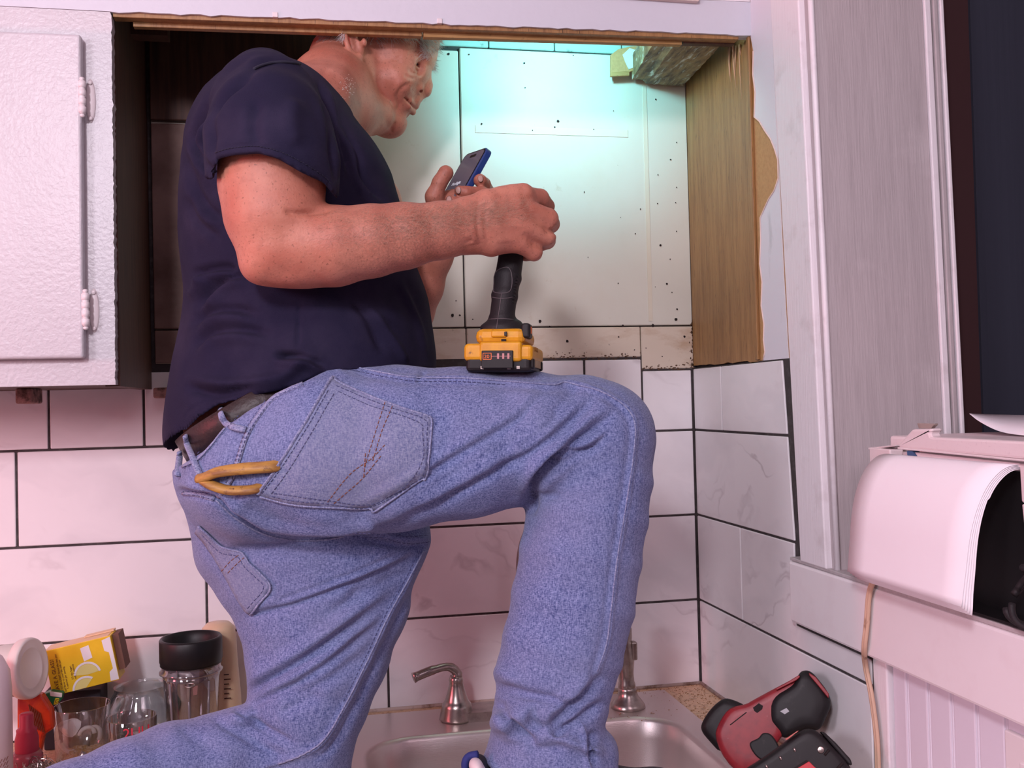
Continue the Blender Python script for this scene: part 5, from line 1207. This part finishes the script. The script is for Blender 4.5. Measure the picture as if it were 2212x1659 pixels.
ball(Bd, 901, 189, 1.607, 15, 12, .010, 30, .005); ball(Bd, 899, 189, 1.637, 14, 11, .010, 30, .005)
loft(Bd, [(905, 205, YH, 12, .014), (897, 222, YH, 10, .018)], .007)
# lips: arcs from the near corner round the front to the far side
loft(Bd, [(870, 204, 1.590, 3.5, .003), (884, 217, 1.600, 5, .004), (896, 229, YH, 6.5, .006), (888, 222, 1.655, 4, .004)], .005)
loft(Bd, [(870, 210, 1.591, 3, .003), (882, 228, 1.602, 5.5, .005), (890, 242, YH, 6.5, .006), (884, 232, 1.655, 4, .004)], .005)
loft(Bd, [(866, 203, 1.583, 1.3, .003), (880, 217, 1.594, 1.5, .004), (895, 234, 1.612, 1.8, .005), (904, 241, YH, 1.8, .005)], .0025, 'carve')
loft(Bd, [(884, 251, 1.620, 3, .004), (881, 254, 1.645, 3, .004)], .008, 'carve')
ball(Bd, 909, 197, 1.607, 7, 3.6, .006, 42, .0015, 'carve')                                     # nostril
# closed-down lids round a narrow slit
ball(Bd, 897, 134, 1.6010, 18, 13, .0125, 42, .006)
loft(Bd, [(884, 126, 1.590, 2.6), (894, 126, 1.588, 3.4), (907, 135, 1.592, 3.2)], .0025)
loft(Bd, [(888, 140, 1.590, 2.6), (898, 146, 1.589, 3.0), (909, 150, 1.596, 2.6)], .003)
loft(Bd, [(886, 127, 1.588, 1.2, .004), (893, 132, 1.588, 3.4, .005), (902, 140, 1.589, 3.0, .005), (909, 147, 1.590, 1.2, .004)], .0006, 'carve')
# ear
ye = 1.537
loft(Bd, [(779, 126, ye, 6.5, .005), (768, 124, ye-.005, 6.5, .004), (753, 106, ye-.009, 6, .004), (745, 80, ye-.010, 6, .004), (748, 54, ye-.007, 6, .004), (772, 42, ye, 6, .004)], .003)
ball(Bd, 768, 88, ye+.004, 19, 38, .008, -8, .006)
ball(Bd, 768, 84, ye-.006, 10, 24, .007, -14, .003, 'carve'); ball(Bd, 777, 76, ye-.001, 7, 13, .012, -10, .002, 'carve')
ball(Bd, 787, 92, ye-.002, 6, 9, .005, 0, .004); ball(Bd, 776, 121, ye-.002, 7, 8, .005, 0, .004)
# right arm
loft(Bd, [(585, 250, 1.27, 88, .06), (588, 335, 1.200, 108, .060), (588, 400, 1.195, 109, .060), (593, 470, 1.19, 102, .056), (600, 535, 1.19, 80, .048)], .012)
loft(Bd, [(600, 534, 1.19, 82, .048), (660, 532, 1.19, 85, .050), (720, 532, 1.187, 84, .050), (800, 521, 1.185, 76, .046), (870, 510, 1.185, 69, .041), (950, 498, 1.188, 59, .034), (1015, 488, 1.192, 59, .028)], .010)
ball(Bd, 560, 575, 1.19, 38, 36, .032, 0, .012); ball(Bd, 640, 590, 1.19, 60, 26, .03, 0, .012)
loft(Bd, [(1010, 486, 1.192, 60, .026), (1055, 482, 1.193, 70, .025), (1112, 474, 1.198, 71, .024)], .008, ends=.8)
loft(Bd, [(1080, 425, 1.196, 20, .014), (1130, 418, 1.196, 22, .015)], .008)
fing = [
 [(1128, 424, 1.198, 23), (1166, 428, 1.218, 20), (1180, 446, 1.245, 18), (1160, 470, 1.268, 16), (1120, 478, 1.275, 15)],
 [(1140, 455, 1.192, 23), (1184, 472, 1.204, 22), (1190, 484, 1.235, 19), (1170, 500, 1.262, 17), (1128, 505, 1.272, 15)],
 [(1138, 492, 1.192, 23), (1180, 510, 1.204, 21), (1182, 520, 1.232, 18), (1160, 530, 1.256, 16), (1125, 530, 1.265, 14)],
 [(1122, 524, 1.198, 21), (1152, 543, 1.208, 20), (1154, 547, 1.230, 17), (1136, 549, 1.248, 15), (1112, 545, 1.252, 13)]]
Fg = []
for f in fing:
    G_ = Field.__new__(Field); G_.h = Bd.h; G_.lo = Bd.lo; G_.n = Bd.n; G_.ax = Bd.ax
    loft(Bd, f[:2], .006); loft(Bd, f[1:], .0022)
loft(Bd, [(1040, 500, 1.205, 34), (1070, 480, 1.235, 24), (1100, 455, 1.262, 19), (1130, 440, 1.275, 16)], .006)   # thumb, round the far side
# grooves between the fingers, knuckle dips
for g in ([(1160, 476, 1.172, 2), (1186, 498, 1.188, 3.2), (1212, 503, 1.21, 4)], [(1140, 512, 1.176, 2), (1160, 530, 1.187, 3.6), (1186, 538, 1.20, 4.5)]):
    loft(Bd, [(a, b, y, r, .007) for a, b, y, r in g], .005, 'carve')
# left arm: behind the chest, forearm rising to the phone
loft(Bd, [(690, 290, 1.58, 75, .05), (800, 440, 1.585, 62, .046), (872, 640, 1.54, 52, .042), (886, 672, 1.52, 50, .04)], .02)
loft(Bd, [(884, 672, 1.52, 50, .040), (908, 620, 1.50, 47, .038), (935, 550, 1.475, 42, .032), (965, 475, 1.455, 34, .024)], .012)
loft(Bd, [(965, 478, 1.455, 36, .022), (985, 450, 1.455, 42, .020), (1005, 432, 1.462, 34, .016)], .010)
loft(Bd, [(945, 470, 1.45, 22), (938, 425, 1.435, 19), (950, 394, 1.430, 15.5), (963, 374, 1.430, 17)], .005)                # thumb
loft(Bd, [(1040, 452, 1.475, 17), (1056, 428, 1.450, 16), (1042, 418, 1.408, 14.5), (1008, 416, 1.398, 13.5), (993, 413, 1.398, 12)], .003)
loft(Bd, [(1020, 440, 1.49, 16), (1054, 415, 1.475, 15), (1046, 398, 1.430, 14), (1037, 390, 1.412, 14.5)], .003)
loft(Bd, [(1025, 465, 1.46, 16), (1025, 450, 1.420, 14), (1000, 442, 1.400, 13), (973, 434, 1.398, 12)], .003)
loft(Bd, [(1010, 475, 1.47, 15), (1010, 465, 1.445, 13), (985, 460, 1.43, 11.5)], .003)
V, Q = Bd.mesh(2); V, Q = keep_big(V, Q); del Bd
bf = [([(890, 178), (870, 188), (858, 206), (862, 226), (856, 244)], -.0024, 5, 1), ([(838, 150), (850, 170), (848, 200)], -.0012, 8), ([(872, 160), (884, 168), (900, 168)], -.0014, 4), ([(905, 182), (893, 190), (892, 202)], -.0012, 4),
 ([(612, 452), (640, 462), (690, 456), (720, 450)], -.004, 6, 0),
 ([(1035, 425), (1030, 470), (1034, 510), (1045, 545)], -.0014, 5), ([(1046, 450), (1048, 490), (1056, 530)], -.0010, 4), ([(1020, 520), (1018, 500), (1022, 530)], .003, 16),
 ([(1060, 440), (1095, 440), (1135, 450)], .0012, 7), ([(1060, 490), (1100, 488), (1140, 490)], .001, 6), ([(1070, 520), (1100, 518), (1125, 525)], .001, 6),
 ([(880, 118), (896, 114), (914, 124)], -.0018, 3), ([(868, 120), (856, 128), (846, 130)], -.0018, 3), ([(868, 130), (858, 140), (850, 146)], -.0018, 3), ([(870, 112), (858, 112), (848, 110)], -.0008, 3),
 ([(882, 150), (892, 158), (905, 160)], -.0012, 3), ([(845, 285), (835, 262), (830, 240)], -.0012, 7), ([(742, 300), (730, 270), (700, 240)], -.001, 6),
 ([(845, 288), (848, 275), (856, 262)], -.0016, 4), ([(744, 130), (746, 170), (760, 230)], .002, 12), ([(720, 130), (700, 160), (690, 200)], -.0015, 8)]
V = folds(V, Q, bf)
body = fastmesh('body', V, Q, skin_mat(), person)
BB = BVHTree.FromPolygons([tuple(v) for v in V], [tuple(q) for q in Q.tolist()])
# eyes
for (px, py, y) in ((896, 135, 1.6015), (899, 134, 1.668)):
    c = atY(px, py, y); ey = lathe('eye', [(0, -.0115)]+[(.0115*math.sin(t), -.0115*math.cos(t)) for t in np.linspace(.1, PI-.1, 16)]+[(0, .0115)], mat('eye_white', (.40, .32, .30), .12), c, person, 24)
    gz = Vector((.62, -.60 if y < YH else .0, -.45)).normalized(); q_ = gz.to_track_quat('Z', 'Y').to_matrix().to_4x4()
    lathe('iris', [(0, .0120), (.0022, .0119), (.0050, .0108), (.0058, .0100)], mat('grey_iris', (.008, .008, .010), .08), c, ey, 20, tilt=q_)
# hair, brows, arm hair: fine strands
def strands(name, n, root, direc, length, r, m, parent, bv=None, kind='stuff', seg=3):
    bm = bmesh.new()
    for i in range(n):
        p = root(i); 
        if p is None: continue
        d = direc(i, p); L = length*random.uniform(.6, 1.25); b = Vector((random.gauss(0, 1), random.gauss(0, 1), random.gauss(0, 1)))*.25*L
        p = Vector([float(x) for x in p]); d = Vector([float(x) for x in d]).normalized()
        bm_tube(bm, [p, p+d*L*.5+b*.35, p+d*L+b], [r, r*.8, r*.25], seg, cap=False)
    o = from_bm(name, bm, m, parent, True); o['kind'] = kind; return o
M_grey = mat('grey_hair', (.62, .56, .54), .55)
M_sand = mat('sandy_hair', (.50, .33, .24), .6)
def on_body(x0, x1, y0, y1, off=0): return hit(BB, random.uniform(x0, x1), random.uniform(y0, y1), off)[0]
hp = []
def hair_root(i):
    # scalp: crown, temple and nape
    a = random.random()
    if a < .30:
        x = random.uniform(905, 952); y = random.uniform(72, 108); p = hit(BB, x, y, 0)[0]
    elif a < .50:
        x = random.uniform(790, 925); y = random.uniform(55, 88)+.0; p = hit(BB, x, y, 0)[0]
    else:
        x = random.uniform(690, 745); y = random.uniform(58, 84); p = hit(BB, x, y, 0)[0]
    return p
strands('hair', 1100, hair_root, lambda i, p: (.35 if p[0] > .1 else -.3, -.3, -.55), .013, .00028, M_grey, person)
top = [atY(940, 60, YH), atY(948, 80, YH), atY(944, 100, YH)]
strands('forelock', 330, lambda i: atY(random.uniform(928, 941), random.uniform(66, 150), YH+random.uniform(-.020, .045)), lambda i, p: (.25, -.1, -.95), .008, .0003, M_grey, person)
strands('eyebrow', 110, lambda i: hit(BB, random.gauss(916, 7), random.gauss(122, 6), 0)[0], lambda i, p: (.6, -.5, .35), .006, .0002, M_grey, person)
strands('far_eyebrow', 140, lambda i: atY(random.uniform(928, 936), random.uniform(108, 150), YH+.02+random.uniform(-.01, .02)), lambda i, p: (.6, -.2, -.5), .011, .00028, M_grey, person)
def arm_root(i):
    x = 640+ (1150-640)*random.betavariate(2.2, 1.5); c = np.interp(x, [600, 720, 870, 1020, 1150], [534, 532, 510, 487, 475]); w = np.interp(x, [600, 720, 870, 950, 1020, 1150], [75, 80, 64, 55, 56, 55])
    return hit(BB, x, c-w*random.betavariate(1.3, 1.0)*.985+w*.35*random.random(), 0)[0]
strands('arm_hair', 2600, arm_root, lambda i, p: (random.gauss(.6, .6), -.30, random.gauss(.25, .5)), .0085, .00009, M_sand, person)
def spk(i): return None
bm = bmesh.new()
for i in range(60):
    p, n = hit(BB, random.gauss(748, 9), random.gauss(188, 14), .0002)
    if p is not None: bm_tube(bm, [p, p+n*.0006], .0005*random.uniform(.5, 1.3), 4)
o = from_bm('sawdust_specks', bm, mat('white_specks', (.8, .72, .66), .4), person); o['kind'] = 'stuff'
for (px, py, y, dx, dz) in ((1038, 386, 1.4405, 0, 0), (990, 411, 1.412, 0, 0), (970, 431, 1.411, 0, 0)):
    h_, n_ = hit(BB, px, py, .0002)
    if h_ is not None and h_[1] > 1.35:
        lathe('fingernail', [(0, .0005), (.003, .0003), (.0043, 0), (0, 0)], mat('nail_%d' % px, (.46, .27, .22), .4), h_, body, 14, tilt=Vector(n_).to_track_quat('Z', 'Y').to_matrix().to_4x4() @ Matrix.Diagonal((1, 1.35, 1, 1)))
# shoes and sock
M_shoeb = mat('black_shoe', (.012, .012, .016), .5); M_shoew = mat('white_shoe_sole', (.70, .60, .60), .45)
hc = atY(1040, 1650, 1.215)
ft = Field((.14, 1.10, .89), (.56, 1.34, 1.09), .003)
for a in (((.235, 1.215, .945), (.30, 1.213, .95), .045, .040, .042, .042), ((.30, 1.213, .948), (.42, 1.208, .935), .042, .040, .045, .030), ((.42, 1.208, .935), (.475, 1.205, .928), .040, .035, .030, .022)):
    ft.seg(a[0], a[1], (0, 1, 0), (0, 1, 0), a[2], a[3], a[4], a[5], .02)
loft(ft, [(1032, 1662, 1.213, 27, .034), (1040, 1725, 1.213, 42, .04)], .006)
ft.seg((.245, 1.215, .95), (.252, 1.215, 1.01), (0, 1, 0), (0, 1, 0), .040, .038, .040, .045, .01)
V, Q = ft.mesh(2); shoe = fastmesh('shoe', V, Q, M_shoeb, person); shoe['label'] = 'black and white shoe under the raised leg'
sole = [(.19, 1.17), (.21, 1.165), (.32, 1.165), (.42, 1.158), (.49, 1.165), (.512, 1.20), (.49, 1.24), (.42, 1.255), (.32, 1.262), (.21, 1.262), (.188, 1.24), (.182, 1.21)]
plate('sole', [(x, y, ZC+.0045) for x, y in sole], (0, 0, .022), M_shoew, shoe, bev=.005)
pe = atY(-90, 1798, 1.23); pe[2] = ZC+.047
f2 = Field((pe[0]-.30, pe[1]-.10, ZC), (pe[0]+.06, pe[1]+.08, ZC+.12), .003)
f2.seg(pe+np.array([.02, 0, 0]), pe+np.array([-.07, -.008, .002]), (0, 1, 0), (0, 1, 0), .038, .044, .038, .042, .01)
f2.seg(pe+np.array([-.07, -.008, .002]), pe+np.array([-.21, -.02, -.012]), (0, 1, 0), (0, 1, 0), .044, .040, .042, .028, .015)
V, Q = f2.mesh(2); s2_ = fastmesh('shoe', V, Q, M_shoeb, person); s2_['label'] = 'black shoe of the kneeling leg'
box('sole', (pe[0]-.245, pe[1]-.058, pe[2]+.018), (pe[0]-.02, pe[1]+.030, pe[2]+.038), M_shoew, s2_, bev=.008)
hb = Field((.15, 1.12, .96), (.32, 1.32, 1.06), .002)
loft(hb, [(1028, 1654, 1.190, 15, .016), (1036, 1672, 1.190, 17, .016)], .004); V, Q = hb.mesh(2); fastmesh('heel_tab', V, Q, M_shoew, shoe)
tube('collar_edge', smoothline([atY(1007, 1672, 1.205), atY(1005, 1648, 1.205), atY(1013, 1634, 1.205), atY(1032, 1630, 1.20)], 5), .0050, mat('blue_collar_lining', (.02, .03, .16), .8), shoe, 8)

# ---------------- phone in the far hand ----------------
L_ = Vector((.50, .10, .86)).normalized(); Wd = Vector((.30, -.93, -.10)); Wd = (Wd-L_*Wd.dot(L_)).normalized(); Nn = L_.cross(Wd)
Nn = Nn if Nn.x < 0 else -Nn
tip = Vector(atY(1052, 318, 1.425))
MP = Matrix((Wd, L_, Nn)).transposed().to_4x4(); MP.translation = tip-L_*.075-Wd*.033
ph = empty('smartphone', MP.translation, 'smartphone in a blue case held in the raised far hand', 'phone')
def rr3(w, h, r, z, n=6): return [MP @ Vector((x, y, z)) for x, y in rrect(-w/2, w/2, -h/2, h/2, r, n)]
plate('phone_case', rr3(.074, .152, .011, -.0105), Nn*.0105, mat('blue_case', (.018, .050, .20), .38), ph, bev=.0018, seg=3)
plate('bezel', rr3(.070, .148, .010, .0), Nn*.0006, M_black, ph)
plate('screen', rr3(.066, .144, .009, .0007), Nn*.0002, mat('dim_screen', (.05, .05, .07), .12, emit=((.25, .22, .30), .25)), ph)
MT = MP @ Matrix.Translation((-.020, .012, .0011))
if (MT.to_3x3() @ Vector((1, 0, 0))).cross(MT.to_3x3() @ Vector((0, 1, 0))).dot(Nn) < 0: MT = MT @ Matrix.Diagonal((-1, 1, 1, 1))
text('screen_text', 'Flashlight', MT, .008, mat('screen_text', (.5, .5, .55), .5, emit=((.6, .6, .7), .5)), ph)
plate('camera_notch', [MP @ Vector((x, y, .0010)) for x, y in rrect(-.010, .010, .062, .067, .0024, 4)], Nn*.0002, M_black, ph)
plate('side_button', [MP @ Vector((.0372, y, z)) for y, z in ((.02, -.006), (.035, -.006), (.035, -.004), (.02, -.004))], Wd*.0006, mat('blue_button', (.01, .03, .2), .4), ph)

# ---------------- cordless drill standing on the thigh ----------------
YD = 1.235
dr = empty('cordless_drill', atY(1088, 805, YD), 'yellow and black cordless drill standing upright on the raised thigh under the hand', 'power tool')
M_y = mat('yellow_plastic', (.62, .30, .012), .42, noise=[(60, (.52, .23, .01), .4, .7), (110, (.16, .07, .02), .62, .76)])
hf = Field((.10, 1.13, 1.42), (.36, 1.42, 1.76), .0022)
loft(hf, [(1116, 492, 1.262, 26, .020), (1106, 540, 1.25, 27, .022), (1097, 600, 1.243, 28, .021), (1090, 640, 1.240, 27, .021), (1084, 690, YD, 27, .022), (1083, 708, YD, 46, .030), (1088, 728, YD, 54, .036)], .006, ends=.3)
loft(hf, [(1100, 470, 1.225, 46, .026), (1110, 462, 1.36, 46, .03)], .008)
V, Q = hf.mesh(2); fastmesh('handle', V, Q, M_rubber, dr)
lathe('chuck', [(0, 0), (.021, 0), (.023, .01), (.021, .028), (.012, .038), (0, .04)], M_black, atY(1112, 462, 1.385), dr, 30, tilt=Matrix.Rotation(-PI/2, 4, 'X'))
def dface(pp, Y, t, m, name, bev=.001): return plate(name, [atY(a, b, Y) for a, b in pp], (0, t, 0), m, dr, bev=bev)
surfH = BVHTree.FromPolygons([tuple(v) for v in V], [tuple(q) for q in Q.tolist()])
for ln in ([(1070, 590), (1078, 582), (1098, 578), (1106, 600), (1100, 630), (1066, 630), (1066, 605), (1070, 590)], [(1062, 642), (1085, 645), (1108, 642)], [(1056, 690), (1084, 688), (1109, 691)], [(1084, 632), (1074, 700), (1070, 718)]):
    surf_tube(surfH, ln, .0006, .0002, mat('grip_line_%d' % ln[0][1], (.09, .075, .08), .5), 'grip_line', dr)
for k in range(9): surf_tube(surfH, [(1113-k*.9, 596+k*7), (1118-k*.9, 598+k*7)], .0009, .0006, M_black, 'grip_tooth', dr)
Rz = Matrix.Rotation(math.radians(-20), 4, 'Z'); bcn = Vector(atY(1088, 806, YD)); MD = Matrix.Translation(bcn) @ Matrix.Rotation(math.radians(1.5), 4, 'Y') @ Rz @ Matrix.Diagonal((1.17, 1.10, 1.06, 1))
def dbox(name, lo, hi, m, bev=.003, parent=None): return box(name, lo, hi, m, parent or dr, bev, 3, MD)
w2 = .0345
bt = dbox('battery', (-w2-.001, -.040, .0), (w2+.001, .056, .018), M_bt, .005)
dbox('battery_shell', (-w2-.003, -.041, .013), (-.012, .058, .034), M_y, .005); dbox('battery_shell', (.018, -.041, .013), (w2+.003, .058, .032), M_y, .005)
dbox('battery_shell', (-.020, -.044, .012), (.026, .055, .036), M_y, .004)
dbox('tool_foot', (-.026, -.036, .033), (.029, .050, .052), M_y, .008)
dbox('display_panel', (-.017, -.0462, .004), (.017, -.0405, .025), M_bt, .001)
dbox('release_latch', (-.008, -.0385, .041), (.009, -.0345, .049), M_y, .002)
dbox('latch_pin', (.0065, -.0395, .0425), (.0095, -.0375, .0475), M_black, .0005)
dbox('slot', (.003, -.0372, .036), (.008, -.0355, .039), M_void, .0)
M_or = mat('orange_outline', (.75, .16, .03), .5); M_pk = mat('pink_print', (.45, .20, .20), .5)
def dframe(x, z, y=-.0464): return MD @ Matrix.Translation((x, y, z)) @ Matrix.Rotation(PI/2, 4, 'X')
for a, b, c, d in ((-.0155, .0215, -.006, .0222), (-.0155, .0142, -.006, .0149), (-.0155, .0142, -.0148, .0222), (-.0067, .0142, -.006, .0222)): dbox('icon_frame', (a, -.0466, b), (c, -.0460, d), M_or, 0)
text('icon', '20', dframe(-.0142, .0160), .0060, M_or, dr)
dbox('gauge_line', (-.006, -.0466, .0180), (.0145, -.0461, .0185), M_pk, 0)
for k in range(3): dbox('gauge_bar', (.000+k*.0055, -.0467, .0150), (.0022+k*.0055, -.0461, .0215), M_pk, 0)
for x in (-.019, .010, .020): dbox('base_screw', (x, -.0412, .003), (x+.004, -.0398, .007), M_nickel, .0005)
MS = MD @ Matrix.Translation((w2+.0034, -.030, .026)) @ Matrix.Rotation(PI/2, 4, 'Z') @ Matrix.Rotation(PI/2, 4, 'X')
text('voltage_print', '.20V MAX', MS @ Matrix.Translation((.0, -.001, 0)), .0075, mat('dark_yellow_print', (.30, .13, .01), .5), dr)
dbox('side_label', (w2+.001, -.020, .006), (w2+.0032, .030, .015), mat('tan_label', (.40, .27, .13), .5), .0005)
dbox('side_cap', (w2-.001, -.036, .004), (w2+.0036, -.024, .016), M_bt, .002); dbox('side_cap', (w2-.001, .040, .004), (w2+.0036, .050, .016), M_bt, .002)
dbox('side_switch', (.024, -.034, .040), (.0335, -.010, .058), M_bt, .003)
dbox('switch_mark', (.0332, -.026, .046), (.0340, -.020, .054), M_or, .0)

# ---------------- pliers in the pocket ----------------
pz = empty('pliers', atY(520, 1035, 1.19), 'pliers with worn orange-yellow handles sticking out of the back pocket', 'pliers')
M_pl = mat('worn_orange_grip', (.42, .23, .05), .5, noise=[(50, (.22, .10, .03), .42, .62, (.6, 1, 3)), (120, (.12, .05, .02), .60, .72)])
def at_j(px, py, o_): 
    p = hit(BV, px, py, o_)[0]
    return p if p is not None else atY(px, py, 1.2)
for pp, rs in (([(439, 1038, .009), (455, 1028, .009), (479, 1019, .009), (531, 1012, .009), (583, 1008, .004), (606, 1006, -.006), (660, 1010, -.010)], [9, 10, 11, 12, 12, 12, 9]), ([(446, 1039, .008), (462, 1050, .008), (490, 1056, .008), (520, 1057, .007), (548, 1056, .003), (572, 1050, -.006), (640, 1040, -.010)], [8, 9, 9, 9, 9, 9, 7])):
    P = [at_j(a, b, o_) for a, b, o_ in pp]
    P = smoothline(P, 5); rr_ = np.interp(np.linspace(0, 1, len(P)), np.linspace(0, 1, len(rs)), rs)*.00072
    tube('handle', P, list(rr_), M_pl, pz, 12, .72)
